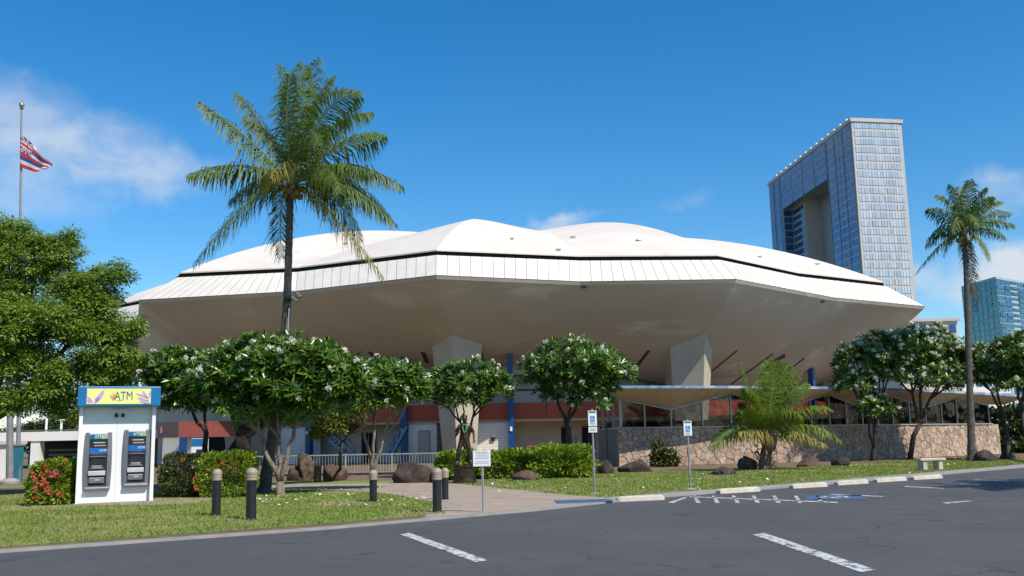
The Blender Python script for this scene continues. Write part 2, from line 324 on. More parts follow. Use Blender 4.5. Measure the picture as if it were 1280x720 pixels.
def scatter(tv, tf, pos, rot, sc):
    tv = np.asarray(tv, float); n = len(pos); sc = np.asarray(sc)
    if sc.ndim == 1: sc = sc[:, None, None]
    else: sc = sc[:, None, :]
    V = np.einsum('nij,nkj->nki', rot, tv[None]*sc)+pos[:, None, :]
    F = np.asarray(tf)[None]+np.arange(n)[:, None, None]*len(tv)
    return V.reshape(-1, 3), F.reshape(-1, len(tf[0]))
LEAF_V = [(0, 0, 0), (-.13, .5, .05), (0, 1, -.10), (0, .55, 0), (.13, .5, .05)]
LEAF_F = [(0, 3, 2, 1), (0, 4, 2, 3)]
LFT_V = [(0, 0, 0), (-.22, .45, .04), (0, 1, -.08), (.22, .45, .04)]; LFT_F = [(0, 3, 2, 1)]
def rdir(n): return nrm(RNG.normal(size=(n, 3)))
def blob_points(blobs, n, lo=.72, up=.0, zmin=-.55):
    """points near the surface of a set of ellipsoids (centre, radii); returns points and outward directions"""
    w = np.array([b[1][0]*b[1][2] for b in blobs]); w = w/w.sum(); P, D = [], []
    for b, k in zip(blobs, RNG.multinomial(n, w)):
        d = rdir(k*4+8); d[:, 2] += up; d = nrm(d); d = d[d[:, 2] > zmin][:k]; k = len(d)
        c = np.array(b[0]); r = np.array(b[1])
        lump = np.array([noise.noise(Vector(q*2.3)+Vector(c))+.6*noise.noise(Vector(q*5)+Vector(c)) for q in d])[:, None]
        rr = RNG.uniform(lo, 1.0, (k, 1))**.6*(1+.32*lump)
        P.append(c+d*r*rr); D.append(nrm(d/r))
    return np.concatenate(P), np.concatenate(D)
def bez(p0, p1, p2, n):
    p0, p1, p2 = Vector(p0), Vector(p1), Vector(p2)
    return [p0*(1-t)**2+p1*2*t*(1-t)+p2*t*t for t in [i/(n-1) for i in range(n)]]
def wobble(pts, amp):
    out = [Vector(pts[0])]
    for p in pts[1:-1]: out.append(Vector(p)+Vector([random.uniform(-amp, amp) for _ in range(3)]))
    return out+[Vector(pts[-1])]

# ------------------------------------------------------------------ ground, pavement, lawns
def sheet(name, pts, z, m, thick=0, sub=False):
    b = MB()
    if thick: b.prism([(p[0], p[1], z-thick) for p in pts], (0, 0, thick))
    else: b.add([(p[0], p[1], z) for p in pts], [tuple(range(len(pts)))])
    o = b.build(name, m, None, None, fix=True)
    if not thick and o.data.polygons[0].normal.z < 0: o.data.flip_normals()
    return structure(o)
sheet('ground', [(-4000, -300), (4000, -300), (4000, 5000), (-4000, 5000)], -.16, m_ground)
ZA = -.03
sheet('car_park', [(-90, -60), (95, -60), (95, 102.5), (40, 58.2), (20.19, 39.47), (8.86, 29.74), (3.2, 25.37), (.2, 21.9), (-3.6, 18.6), (-9, 15.2), (-20, 9.5), (-90, -20)], ZA, m_asph)
edge = [(-90, -20), (-20, 9.5), (-9, 15.2), (-3.6, 18.6), (.2, 21.9), (3.2, 25.37), (8.86, 29.74), (20.19, 39.47), (40, 58.2), (95, 102.5)]
sheet('plaza', edge+[(95, 190), (-90, 190)], 0, m_dirt, .15)
def offset(pl, d):
    out = []
    for i, p in enumerate(pl):
        a = Vector(pl[max(i-1, 0)]); b = Vector(pl[min(i+1, len(pl)-1)]); t = (b-a).normalized(); out.append((p[0]-t.y*d, p[1]+t.x*d))
    return out
def strip(name, pl, d0, d1, z0, z1, m):
    b = MB(); A_ = offset(pl, d0); B_ = offset(pl, d1)
    for i in range(len(pl)-1):
        b.prism([(A_[i][0], A_[i][1], z0), (A_[i+1][0], A_[i+1][1], z0), (B_[i+1][0], B_[i+1][1], z0), (B_[i][0], B_[i][1], z0)], (0, 0, z1-z0))
    return structure(b.build(name, m))
strip('curb', edge, -.16, .02, -.15, .012, m_curb)
strip('sidewalk', edge[4:], .02, .75, -.1, .010, m_curb)
rp = [gp(x, y) for x, y in ((200, 605), (330, 605.5), (430, 605), (520, 603.5), (570, 605), (640, 612.5), (700, 618.5), (752, 622.5))]
lp = [q_ for q_ in (Vector((2.7, 24.80, 0)), Vector((.2, 21.93, 0)), Vector((-1.9, 20.10, 0)))]+[gp(x, y) for x, y in ((545, 629), (500, 620), (455, 615), (400, 612.5), (330, 613), (200, 613))]
sheet('footpath', [(p.x, p.y) for p in rp]+[(p.x, p.y) for p in lp], .014, m_conc)
# lawns
c_in = offset(edge, .75)
lawn_r = [(p.x, p.y) for p in rp[4:]]+c_in[5:8]+[(26, 47.8)]+[(p.x, p.y) for p in (gp(1130, 577), gp(1000, 584), gp(880, 588), gp(770, 592), gp(640, 600), gp(600, 603))]
sheet('lawn', lawn_r, .006, m_grass)
lawn_l = [(p.x, p.y) for p in lp[3:]]+[(-40, 34), (-40, 3), (-20, 10.2), (-9, 15.8), (-3.9, 19.2), (-1.5, 21.2)]
sheet('lawn', lawn_l, .006, m_grass)
lawn_b = [(p.x, p.y) for p in reversed(rp[:5])]+[(-40, 36.5), (-40, 42), (-14, 42), (-5, 39)]
sheet('lawn', lawn_b, .008, m_grass)
# concrete pad beside the kiosk
sheet('concrete_pad', [(-13.2, 26.6), (-9.0, 26.2), (-8.6, 28.6), (-9.6, 29.4), (-13.3, 29.6)], .03, m_conc, .04)
def inpoly(P, poly):
    x, y = P[:, 0], P[:, 1]; c = np.zeros(len(P), bool); n = len(poly)
    for i in range(n):
        x1, y1 = poly[i]; x2, y2 = poly[(i+1) % n]
        c ^= ((y1 > y) != (y2 > y)) & (x < (x2-x1)*(y-y1)/((y2-y1) or 1e-9)+x1)
    return c
def blades(poly, n, name, label):
    xs = [p[0] for p in poly]; ys = [p[1] for p in poly]
    x0, x1, y0, y1 = max(min(xs), -22), max(xs), max(min(ys), 11), min(max(ys), 50)
    P = np.stack([RNG.uniform(x0, x1, n), RNG.uniform(y0, y1, n)], 1); P = P[inpoly(P, poly)]
    k = len(P); h = RNG.uniform(.025, .065, k); w = .007+P[:, 1]*.0004; a = RNG.uniform(0, 2*PI, k); dx = np.cos(a)*w; dy = np.sin(a)*w
    l = RNG.normal(size=(k, 2))*.02; Z = np.full(k, .006)
    V = np.stack([np.stack([P[:, 0]-dx, P[:, 1]-dy, Z], 1), np.stack([P[:, 0]+dx, P[:, 1]+dy, Z], 1), np.stack([P[:, 0]+l[:, 0], P[:, 1]+l[:, 1], Z+h], 1)], 1).reshape(-1, 3)
    o = npmesh(name, V, np.arange(3*k).reshape(-1, 3), m_blade); tag(o, label, 'grass'); return o
blades(lawn_r, 130000, 'grass', 'short dry green grass on the right lawn beside the car park')
blades(lawn_l, 150000, 'grass', 'short green grass on the left lawn below the plumeria trees')
# fallen white petals
def petals(n, regions, label):
    P = []
    for (px0, px1, py0, py1, k) in regions:
        for _ in range(k): P.append(gp(random.uniform(px0, px1), random.uniform(py0, py1), .05))
    P = np.array([tuple(p) for p in P]); R = frames(rdir(len(P))*[1, 1, .3], np.tile([0, 0, 1.], (len(P), 1)))
    V, F = scatter([(-.5, -.5, 0), (.5, -.5, .1), (.5, .5, 0), (-.5, .5, .15)], [(0, 1, 2, 3)], P, R, RNG.uniform(.035, .075, len(P)))
    tag(npmesh('fallen_blossoms', V, F, m_flow), label, 'fallen flowers')
petals(0, [(320, 540, 616, 632, 150), (400, 520, 606, 611, 20)], 'white blossoms fallen on the left lawn')
petals(0, [(615, 740, 600, 617, 45), (760, 900, 594, 612, 70), (870, 1010, 588, 603, 60), (1010, 1200, 576, 592, 60)], 'white blossoms fallen on the right lawn')
def litter(n, poly, z, lo, hi, m, name, label):
    xs = [p[0] for p in poly]; ys = [p[1] for p in poly]
    P = np.stack([RNG.uniform(min(xs), max(xs), n), RNG.uniform(min(ys), max(ys), n)], 1); P = P[inpoly(P, poly)]
    P = np.concatenate([P, np.full((len(P), 1), z)], 1); R = frames(rdir(len(P))*[1, 1, .25], np.tile([0, 0, 1.], (len(P), 1)))
    V, F = scatter(LFT_V, LFT_F, P, R, RNG.uniform(lo, hi, len(P))); tag(npmesh(name, V, F, m), label, 'fallen leaves')
litter(1500, [tuple(gp(x, y))[:2] for x, y in ((1060, 583), (1280, 575), (1280, 566), (1060, 574))], .02, .08, .2, m_dead, 'fallen_leaves', 'brown dry leaves strewn over soil by the right palm')

litter(500, lawn_l, .03, .05, .13, m_dead, 'fallen_leaves', 'brown dry leaves scattered on the left lawn')
litter(420, lawn_r, .03, .05, .13, m_dead, 'fallen_leaves', 'brown dry leaves scattered on the right lawn')
litter(260, [(-20, 9.4), (20, 9.4), (30, 48), (20.3, 39.3), (8.9, 29.6), (3.2, 25.2), (.2, 21.7)], ZA+.015, .04, .11, m_dead, 'fallen_leaves', 'dry leaves blown onto the asphalt')
# painted markings on the asphalt
mk = MB(); zz = ZA+.006
def gquad(b, pts, mi=0, z=zz): b.add([gp(x, y, z) for x, y in pts], [tuple(range(len(pts)))], mi)
for x in (868, 892, 917, 942, 968, 995, 1022): gquad(mk, [(x-2.5, 619.5), (x+1.5, 619.5), (x+8, 628.5), (x+2.5, 628.5)])
gquad(mk, [(858, 620.2), (1047, 627.4), (1047, 628.6), (858, 621.2)]); gquad(mk, [(835, 628), (862, 619.6), (864, 619.8), (841, 629.2)])
gquad(mk, [(1178, 628.2), (1212, 625.6), (1216, 626.4), (1183, 629.4)]); gquad(mk, [(1040, 617.5), (1104, 620.0), (1104, 621), (1038, 618.4)])
gquad(mk, [(1132, 607.5), (1180, 610), (1180, 610.9), (1130, 608.3)]); gquad(mk, [(1178, 603.2), (1226, 605.5), (1226, 606.3), (1176, 603.9)]); gquad(mk, [(1220, 599.4), (1262, 601.2), (1262, 602), (1218, 600)])
gquad(mk, [(500, 668), (512, 666), (610, 700), (596, 703)]); gquad(mk, [(940, 668), (955, 666), (1095, 712), (1076, 715)])
o = structure(mk.build('parking_lines', m_line, fix=False))
mb = MB(); gquad(mb, [(1006, 619.2), (1075, 618.4), (1086, 623.4), (1008, 624.6)])
structure(mb.build('blue_parking_patch', m_lblue, fix=False))
mb = MB(); gquad(mb, [(692, 625.2), (762, 623.4), (768, 626.2), (696, 629.4)], z=.020)
structure(mb.build('blue_access_patch', m_lblue, fix=False))
mb = MB(); z2 = zz+.004   # white wheelchair mark
for q in ([(1028, 620.4), (1034, 620.2), (1052, 622.8), (1046, 623.2)], [(1020, 621.4), (1038, 620.6), (1040, 621.2), (1022, 622.2)], [(1044, 620.2), (1058, 619.9), (1062, 621.6), (1057, 621.9), (1054, 620.7), (1046, 621)]): gquad(mb, q, z=z2)
structure(mb.build('wheelchair_marking', m_line, fix=False))

# concrete wheel stops
def wheel_stop(p, q, label):
    a, b_ = gp(p[0], p[1], ZA), gp(q[0], q[1], ZA); c = (a+b_)/2; b = MB(); t = (b_-a).normalized(); n = Vector((-t.y, t.x, 0)); h = (b_-a).length/2
    prof = [(-.11, 0), (-.09, .10), (-.06, .125), (.06, .125), (.09, .10), (.11, 0)]
    vs = []; ks = (-h, -h+.06, 0, h-.06, h)
    for i, k in enumerate(ks):
        e = .8 if i in (0, 4) else 1
        for (u, v) in prof: vs.append(c+t*k+n*u*e+Vector((0, 0, v*(e**2)+random.uniform(-.004, .004)*(v > 0))))
    m = len(prof); fs = [(i*m+j, i*m+j+1, (i+1)*m+j+1, (i+1)*m+j) for i in range(4) for j in range(m-1)]+[tuple(range(m)), tuple(range(4*m, 5*m))]
    b.add(vs, fs); tag(b.build('wheel_stop', m_stop, loc=tuple(c)), label, 'wheel stop', 'wheel stops along the kerb')
wheel_stop((771, 627), (829, 624.5), 'concrete wheel stop nearest the blue patch, in front of first parking sign')
wheel_stop((898, 617), (948, 614), 'concrete wheel stop just right of the second parking sign')
wheel_stop((989, 610.5), (1032, 608), 'concrete wheel stop behind the blue wheelchair marking')
wheel_stop((1045, 606.5), (1083, 604), 'concrete wheel stop fourth from the left along the kerb')
wheel_stop((1094, 603), (1131, 600.5), 'concrete wheel stop in front of the bench, just left of it')
wheel_stop((1140, 599.8), (1176, 597.5), 'concrete wheel stop farthest right, in front of the pale bench')

# ------------------------------------------------------------------ arena
C = Vector((0, 100, 0))
arena = empty('arena', (0, 100, 0), 'huge round arena with folded white dome roof and beige overhanging soffit', 'arena')
def pol(th, r, z): a = math.radians(th); return Vector((r*math.sin(a), 100-r*math.cos(a), z))
ZB, ZT = 11.6, 13.2
bot_px = {-37.4: (174, 375), -21.7: (370, 364), -6.4: (545, 344), 6.7: (725, 352), 21.4: (920, 349), 41.3: (1042, 372), 57.9: (1156, 383)}
top_px = {-37.4: (222, 347), -21.7: (372, 340), -6.4: (545, 319), 6.7: (725, 326), 21.4: (900, 325), 41.3: (1000, 346), 57.9: (1108, 358)}
ths = [-171, -156, -141, -126, -111, -96, -81, -66, -52, -37.4, -21.7, -6.4, 6.7, 21.4, 41.3, 57.9, 72, 87, 101, 115, 129, 144, 159, 174]
rims = []
for i, th in enumerate(ths):
    ridge = (i % 2 == 1)
    if th in bot_px: B = gp(*bot_px[th], ZB); T = gp(*top_px[th], ZT)
    else: B = pol(th, 42 if ridge else 38.2, ZB); T = pol(th, 40.2 if ridge else 36.8, ZT)
    rims.append((th, ridge, B, T))
K = len(rims)
# upper shell
mb = MB(); SUBA, SUBR = 8, 30; ring = []
def prof(u, ridge):
    return 7.7*(1-(1-u)**2.55) if ridge else 7.7*(1-(1-u)**1.95)
for i in range(K):
    th, rd, B, T = rims[i]; _, rd2, B2, T2 = rims[(i+1) % K]
    for j in range(SUBA): ring.append((T.lerp(T2, j/SUBA), j/SUBA if not rd else 1-j/SUBA))  # weight of ridge
vs = []; n = len(ring)
for r_ in range(SUBR+1):
    u = (r_/SUBR)**1.15
    for (T, w) in ring:
        p = T.lerp(Vector((C.x, C.y, T.z)), .006+.994*u)
        sw = 3*w*w-2*w**3; ww = w*(1-min(1, u*1.2))+sw*min(1, u*1.2)
        vs.append((p.x, p.y, ZT+.42+prof(u, True)*ww+prof(u, False)*(1-ww)))
fs = [(r_*n+k, r_*n+(k+1) % n, (r_+1)*n+(k+1) % n, (r_+1)*n+k) for r_ in range(SUBR) for k in range(n)]
mb.add(vs, fs)
for k in range(n):  # rolled edge
    a, b = vs[k], vs[(k+1) % n]; mb.add([a, b, (b[0], b[1], b[2]-.10), (a[0], a[1], a[2]-.10)], [(0, 1, 2, 3)])
roof = mb.build('roof_shell', m_roof, arena)
for p in roof.data.polygons: p.use_smooth = True
bmx = bmesh.new(); bmx.from_mesh(roof.data)
for e in bmx.edges: e.smooth = e.calc_face_angle(0) < .12
bmx.to_mesh(roof.data); bmx.free()
# dark gutter recess below the shell
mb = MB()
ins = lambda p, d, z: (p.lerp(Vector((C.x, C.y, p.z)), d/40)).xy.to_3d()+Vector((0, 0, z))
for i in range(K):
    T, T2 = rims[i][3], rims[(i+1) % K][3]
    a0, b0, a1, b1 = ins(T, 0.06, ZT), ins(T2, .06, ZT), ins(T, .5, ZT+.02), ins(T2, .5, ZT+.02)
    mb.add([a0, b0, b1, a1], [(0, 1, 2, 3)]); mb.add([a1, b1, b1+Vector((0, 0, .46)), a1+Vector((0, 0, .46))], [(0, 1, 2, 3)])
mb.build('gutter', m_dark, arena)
rbvh = BVHTree.FromPolygons([tuple(v.co+C) for v in roof.data.vertices], [tuple(p.vertices) for p in roof.data.polygons])
for (x, y, w_, h_) in ((803, 301, .9, .18), (716, 298, .4, .10), (698, 314, .35, .1), (432, 306, .35, .1), (950, 322, .35, .1), (1022, 331, .4, .1), (640, 300, .25, .08)):
    hh = rbvh.ray_cast(Vector((0, 0, CZ)), Vector(ray(x, y)).normalized())
    if hh[0] is not None:
        b_ = MB(); q_ = hh[0]; b_.tube([q_+Vector((-w_/2, 0, .12)), q_+Vector((w_/2, 0, -.14 if w_ > .8 else .12))], h_*.6, 8); b_.box(q_, (.12, .12, .2)); b_.build('roof_vent', m_grey, arena)
# fascia: backing plus individual panels
mbk = MB()
npan = 0
for i in range(K):
    th, rd, B, T = rims[i]; _, _, B2, T2 = rims[(i+1) % K]
    nrmf = (B2-B).cross(T-B).normalized()
    if nrmf.z < 0: nrmf = -nrmf
    L1 = (B2-B).length
    if -70 <= th <= 75:
        k = max(8, round(L1/.74))
        for j in range(k):
            cc = [B.lerp(B2, j/k), B.lerp(B2, (j+1)/k), T.lerp(T2, (j+1)/k), T.lerp(T2, j/k)]; mbk.add([v-nrmf*.002 for v in cc], [(0, 1, 2, 3)])
            gw = .024 if th < 15 else .05; s0, s1 = j/k+gw/k, (j+1)/k-gw/k
            q = [B.lerp(B2, s0), B.lerp(B2, s1), T.lerp(T2, s1), T.lerp(T2, s0)]
            q[0] = q[0].lerp(q[3], .01); q[1] = q[1].lerp(q[2], .01)
            h = .008+random.uniform(-.002, .002)
            p = MB().prism([v+nrmf*.004 for v in q], nrmf*h).build('fascia_panel', m_panel, arena); npan += 1
    else: mbk.add([B+nrmf*.04, B2+nrmf*.04, T2+nrmf*.04, T+nrmf*.04], [(0, 1, 2, 3)], 1)
mbk.build('fascia_backing', [m_seam, m_panel], arena)
# drip edge and soffit
mb = MB(); inner = []
for i in range(K):
    th, rd, B, T = rims[i]; a = math.degrees(math.atan2(B.x, 100-B.y)); inner.append(pol(a, 30.6 if 15 < th < 80 else (31.4 if rd else 30.6), 5.25 if 15 < th < 80 else (6.75 if rd else 6.9)))
SA, SR = 6, 14
rg = []
for i in range(K):
    B, B2 = rims[i][2], rims[(i+1) % K][2]; I, I2 = inner[i], inner[(i+1) % K]
    for j in range(SA): rg.append((B.lerp(B2, j/SA), I.lerp(I2, j/SA)))
vs = []; n = len(rg)
for (B, I) in rg: vs.append(B+Vector((0, 0, -.02)))
for r_ in range(SR+1):
    u = r_/SR
    for (B, I) in rg:
        b0 = ins(B, .12, B.z-.22); p = b0.lerp(I, u); p.z -= .55*math.sin(PI*u)
        vs.append(p)
fs = [(r_*n+k, r_*n+(k+1) % n, (r_+1)*n+(k+1) % n, (r_+1)*n+k) for r_ in range(SR+1) for k in range(n)]
mb.add(vs, fs); soffit = mb.build('soffit', m_soffit, arena, smooth=True)
bmx = bmesh.new(); bmx.from_mesh(soffit.data)
for e in bmx.edges: e.smooth = e.calc_face_angle(0) < .12
bmx.to_mesh(soffit.data); bmx.free()
bvh = BVHTree.FromPolygons([tuple(v) for v in vs], fs)
def on_soffit(px, py):
    q = Vector(ray(px, py)).normalized(); h = bvh.ray_cast(Vector((0, 0, CZ)), q); return h[0], h[1]
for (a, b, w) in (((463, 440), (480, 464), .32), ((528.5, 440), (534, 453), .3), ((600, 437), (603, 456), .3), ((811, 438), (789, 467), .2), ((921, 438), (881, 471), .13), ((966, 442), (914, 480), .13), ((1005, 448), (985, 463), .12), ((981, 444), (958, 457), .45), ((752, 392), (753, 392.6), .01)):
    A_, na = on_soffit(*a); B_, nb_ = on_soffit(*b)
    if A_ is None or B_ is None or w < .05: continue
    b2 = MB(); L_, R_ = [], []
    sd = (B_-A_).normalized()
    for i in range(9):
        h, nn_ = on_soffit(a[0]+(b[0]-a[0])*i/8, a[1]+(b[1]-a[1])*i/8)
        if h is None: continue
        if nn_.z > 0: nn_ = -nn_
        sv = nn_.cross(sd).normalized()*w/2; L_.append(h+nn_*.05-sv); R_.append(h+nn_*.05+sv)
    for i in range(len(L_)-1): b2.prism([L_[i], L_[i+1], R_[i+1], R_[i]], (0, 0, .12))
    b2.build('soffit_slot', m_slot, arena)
for (x, y) in ((730, 357), (1028, 375.5)):
    A_, na = on_soffit(x, y)
    if A_ is not None: MB().box(A_-Vector((0, 0, .08)), (.32, .2, .14)).build('soffit_lamp', m_black, arena)
# deck hiding the interior, above the inner ring
mb = MB(); mb.add([(p.x*1.02, 100+(p.y-100)*1.02, 7.05) for p in inner], [tuple(range(K))]); mb.build('ceiling', m_soffit, arena)
# piers on the ridge lines
def soffit_z(x, y):
    h = bvh.ray_cast(Vector((x, y, 0)), Vector((0, 0, 1))); return h[0].z if h[0] else 7
def pier(th, wide=1.75, nose=36.4, shr=34.5):
    def P(r, t): a = math.radians(th); d = Vector((math.sin(a), -math.cos(a), 0)); s = Vector((math.cos(a), math.sin(a), 0)); return C+d*r+s*t
    top = [P(31.6, -wide*.35), P(shr, -wide), P(nose, 0), P(shr, wide), P(31.6, wide*.35)]
    bt = [P(32.0, -.4), P(33.9, -1.12), P(35.1, 0), P(33.9, 1.12), P(32.0, .4)]
    top = [Vector((p.x, p.y, soffit_z(p.x, p.y)+.05)) for p in top]; bt = [Vector((p.x, p.y, 0)) for p in bt]
    b = MB(); n = 5; b.add(bt+top, [tuple(range(n))[::-1], tuple(range(n, 2*n))]+[(i, (i+1) % n, n+(i+1) % n, n+i) for i in range(n)])
    b.build('pier', m_pier, arena, bevel=.02)
for i in range(K):
    if rims[i][1]:
        B = rims[i][2]; pier(math.degrees(math.atan2(B.x, 100-B.y)))
def th_for(px, r, z=2.0):
    lo, hi = -70, 60
    for _ in range(40):
        m_ = (lo+hi)/2
        if proj(pol(m_, r, z))[0] < px: lo = m_
        else: hi = m_
    return lo
def arcwall(b, th0, th1, r0, r1, z0, z1, mi=0, step=3.0):
    k = max(1, int(abs(th1-th0)/step))
    for j in range(k):
        a, c = th0+(th1-th0)*j/k, th0+(th1-th0)*(j+1)/k
        b.prism([pol(a, r0, z0), pol(c, r0, z0), pol(c, r1, z0), pol(a, r1, z0)], (0, 0, z1-z0), mi)
# drum: inner wall, second floor, band
b = MB(); arcwall(b, -180, 180, 29.2, 29.5, 0, 7.0); b.build('inner_wall', m_beige, arena)
b = MB(); arcwall(b, -180, 180, 29.5, 32.0, 2.72, 2.94); b.build('upper_floor', m_beige, arena)
for th0 in range(-66, 84, 10):
    b = MB(); arcwall(b, th0+.05, th0+9.95, 32.02, 32.22, 2.9, 4.02); b.build('balcony_panel', m_red, arena)
b = MB(); arcwall(b, -64, 66, 31.0, 31.15, 4.02, 4.86); b.build('parapet', m_beige, arena)
b = MB(); arcwall(b, -64, 66, 30.97, 31.2, 4.86, 5.02); b.build('parapet_rail', m_brown, arena)
b = MB(); arcwall(b, -64, 66, 30.0, 30.3, 6.1, 6.9); b.build('upper_beam', m_beige, arena)
# blue columns
for px in (387, 505.5, 638.5, 757, 877, 1017, 1080):
    th = th_for(px, 32.55, 3.5); p = pol(th, 32.55, 0); zt = soffit_z(p.x, p.y)
    b = MB().box((p.x, p.y, zt/2), (.42, .42, zt), math.radians(th)); col = b.build('column', m_blue, arena)
    l = pol(th, 32.80, 2.2); MB().box(l, (.16, .10, .3), math.radians(th)).build('wall_lamp', m_white, col)
# white block rooms under the balcony
def room(px0, px1, z1, r=32.1, doors=(), m=m_white):
    t0, t1 = th_for(px0, r, 1.3), th_for(px1, r, 1.3)
    b = MB(); arcwall(b, t0, t1, r-1.6, r, 0, z1); w = b.build('block_room', m, arena)
    b = MB()
    for k in range(1, int(z1/.2)): arcwall(b, t0, t1, r+.001, r+.004, k*.2, k*.2+.012)
    b.build('block_joints', m_joint, w)
    b = MB(); arcwall(b, t0, t1, r-1.6, r+.06, z1, z1+.1); b.build('cap', m_beige, w)
    for (d0, d1, zt, dm) in doors:
        a, c = th_for(d0, r, 1.3), th_for(d1, r, 1.3); b = MB(); arcwall(b, a, c, r, r+.05, .02, zt); dr = b.build('door', dm, w)
        b = MB(); arcwall(b, a-.08, a, r, r+.09, .02, zt+.08); arcwall(b, c, c+.08, r, r+.09, .02, zt+.08); arcwall(b, a, c, r, r+.09, zt, zt+.08); b.build('door_frame', m_grey, dr)
    return w
m_door = mat('tan_door_paint', (.50, .45, .36), rough=.6)
room(313, 383, 2.62, doors=((320, 331, 2.1, m_door),))
room(510, 546, 2.62, doors=((524, 537, 2.15, m_door),))
rr = room(580, 635.5, 2.62)
p = pol(th_for(616, 32.2, 1.5), 32.12, 1.55); MB().box(p, (.28, .14, .28), 0).build('wall_fitting', m_bronze, rr)
# dark glazed doors in the beige recess
for (d0, d1, zt) in ((702, 714, 2.25), (728, 744, 2.25), (452, 470, 2.2)):
    a, c = th_for(d0, 29.55, 1.3), th_for(d1, 29.55, 1.3); b = MB(); arcwall(b, a, c, 29.5, 29.56, 0, zt); d = b.build('recessed_door', m_black, arena)
    b = MB(); arcwall(b, a, c, 29.56, 29.6, zt, zt+.1); arcwall(b, (a+c)/2-.03, (a+c)/2+.03, 29.56, 29.6, 0, zt); b.build('door_frame', m_grey, d)
a = th_for(720, 29.6, 1.3); b = MB(); arcwall(b, a-.15, a+.15, 29.5, 29.6, 1.1, 1.6); b.build('notice_plate', m_grey, arena)
a, c = th_for(659, 31.9, .5), th_for(672, 31.9, .5); b = MB()
arcwall(b, a, c, 31.9, 31.96, .95, 1.03); arcwall(b, a, a+.12, 31.9, 31.96, .3, .95); arcwall(b, c-.12, c, 31.9, 31.96, .3, .95); b.build('red_hose_frame', m_red, arena)
# stairs with blue handrails
def stair(px0, px1, z0, z1, Y, label):
    st = empty('staircase', tuple(at(px0, 560, Y).xy)+(0,), label, 'stairs', 'blue staircases under the arena')
    A_ = at(px0, 560, Y); B_ = at(px1, 560, Y); n = 12; w = 1.3
    for k in range(n):
        p = A_.lerp(B_, (k+.5)/n); z = z0+(z1-z0)*(k+.5)/n; MB().box((p.x, Y+w/2, z), (abs(B_.x-A_.x)/n*1.15, w, .06)).build('tread', m_tdark, st)
    for yy in (Y, Y+w):
        MB().beam((A_.x, yy, z0-.05), (B_.x, yy, z1-.05), .05, .16).build('stringer', m_navy, st)
        b = MB()
        for k in (0, 1): b.beam((A_.x, yy, z0+.5+.45*k), (B_.x, yy, z1+.5+.45*k), .045)
        for k in range(5): p = A_.lerp(B_, k/4); z = z0+(z1-z0)*k/4; b.beam((p.x, yy, z), (p.x, yy, z+.95), .045)
        b.build('handrail', m_navy, st)
stair(392, 440, 2.7, .3, 64, 'dark blue staircase going down to the right behind plumeria trunks')
stair(484, 508, .2, 2.5, 65, 'blue railed staircase rising beside the white block room with door')
# left annex with low red fascia
annex = empty('annex', (-24, 70, 0), 'low white annex with red fascia at the left behind the hedge', 'building')
pa, pb, pc = at(196, 540, 70.5), at(223, 540, 68), at(300, 540, 69.5)
def wallseg(b, p, q, z0, z1, t=.25):
    p, q = Vector((p.x, p.y, 0)), Vector((q.x, q.y, 0)); d = (q-p).normalized(); nn = Vector((-d.y, d.x, 0))
    b.prism([p+Vector((0, 0, z0)), q+Vector((0, 0, z0)), q+nn*t+Vector((0, 0, z0)), p+nn*t+Vector((0, 0, z0))], (0, 0, z1-z0))
m_pinkw = mat('pink_fascia', (.36, .19, .155), rough=.7)
b = MB(); wallseg(b, pa, pb, 2.1, 3.2); b.build('pink_fascia', m_pinkw, annex)
b = MB(); wallseg(b, pb, pc, 2.1, 3.2); b.build('red_fascia', mat('shade_darkened_red', (.26, .055, .035), rough=.6), annex)  # balcony red darkened in the colour, since this band stands in shade
b = MB(); wallseg(b, at(203, 560, 70.3), at(245, 560, 68.6), 0, 2.1); b.build('wall', m_white, annex)
b = MB(); wallseg(b, at(255, 560, 72), at(300, 560, 72), 0, 2.1); b.build('dark_opening', m_black, annex)
q = at(206, 537, 70.0); b = MB(); b.box((q.x-.1, q.y-.12, 2.65), (.5, .04, .62)); e = b.build('emblem', m_brown, annex)
MB().box((q.x-.1, q.y-.15, 2.65), (.34, .04, .46)).build('emblem_centre', m_pinkw, e)
q = at(229, 555, 67.6); MB().box((q.x, q.y, 1.05), (.42, .42, 2.1)).build('column', m_blue, annex)
q = at(221, 575, 68.0); MB().box((q.x, q.y-.2, .9), (.5, .3, .5)).build('meter_box', m_tdark, annex)
b = MB(); wallseg(b, at(290, 520, 75), at(200, 520, 75), 0, 6.5); b.build('rear_wall', m_beige, annex)
q = at(250, 560, 66.5)
vend = empty('vending_machine', (q.x, q.y, 0), 'blue and white vending machine by the annex wall behind the hedge', 'vending machine')
MB().box((q.x, q.y, 1.0), (.95, .7, 2.0)).build('cabinet', m_sign, vend); MB().box((q.x, q.y-.36, 1.72), (.9, .03, .5)).build('top_panel', m_kblue, vend)
MB().box((q.x+.1, q.y-.36, 1.0), (.45, .03, .5)).build('window', m_ablack, vend); MB().box((q.x, q.y-.36, .35), (.6, .03, .2)).build('tray', m_red, vend)

# ------------------------------------------------------------------ lobby pavilion with folded canopy and rubble wall
lob = empty('lobby_pavilion', (14, 55, 0), 'low glazed pavilion with blue edged folded canopy over rubble stone wall', 'pavilion')
RW = 50.2
tW0, tW1 = th_for(773, RW, 1.0), th_for(1249, RW, 1.0)
ZS = 1.88
def zs(th): return 1.95-(th-tW0)/(tW1-tW0)*.16
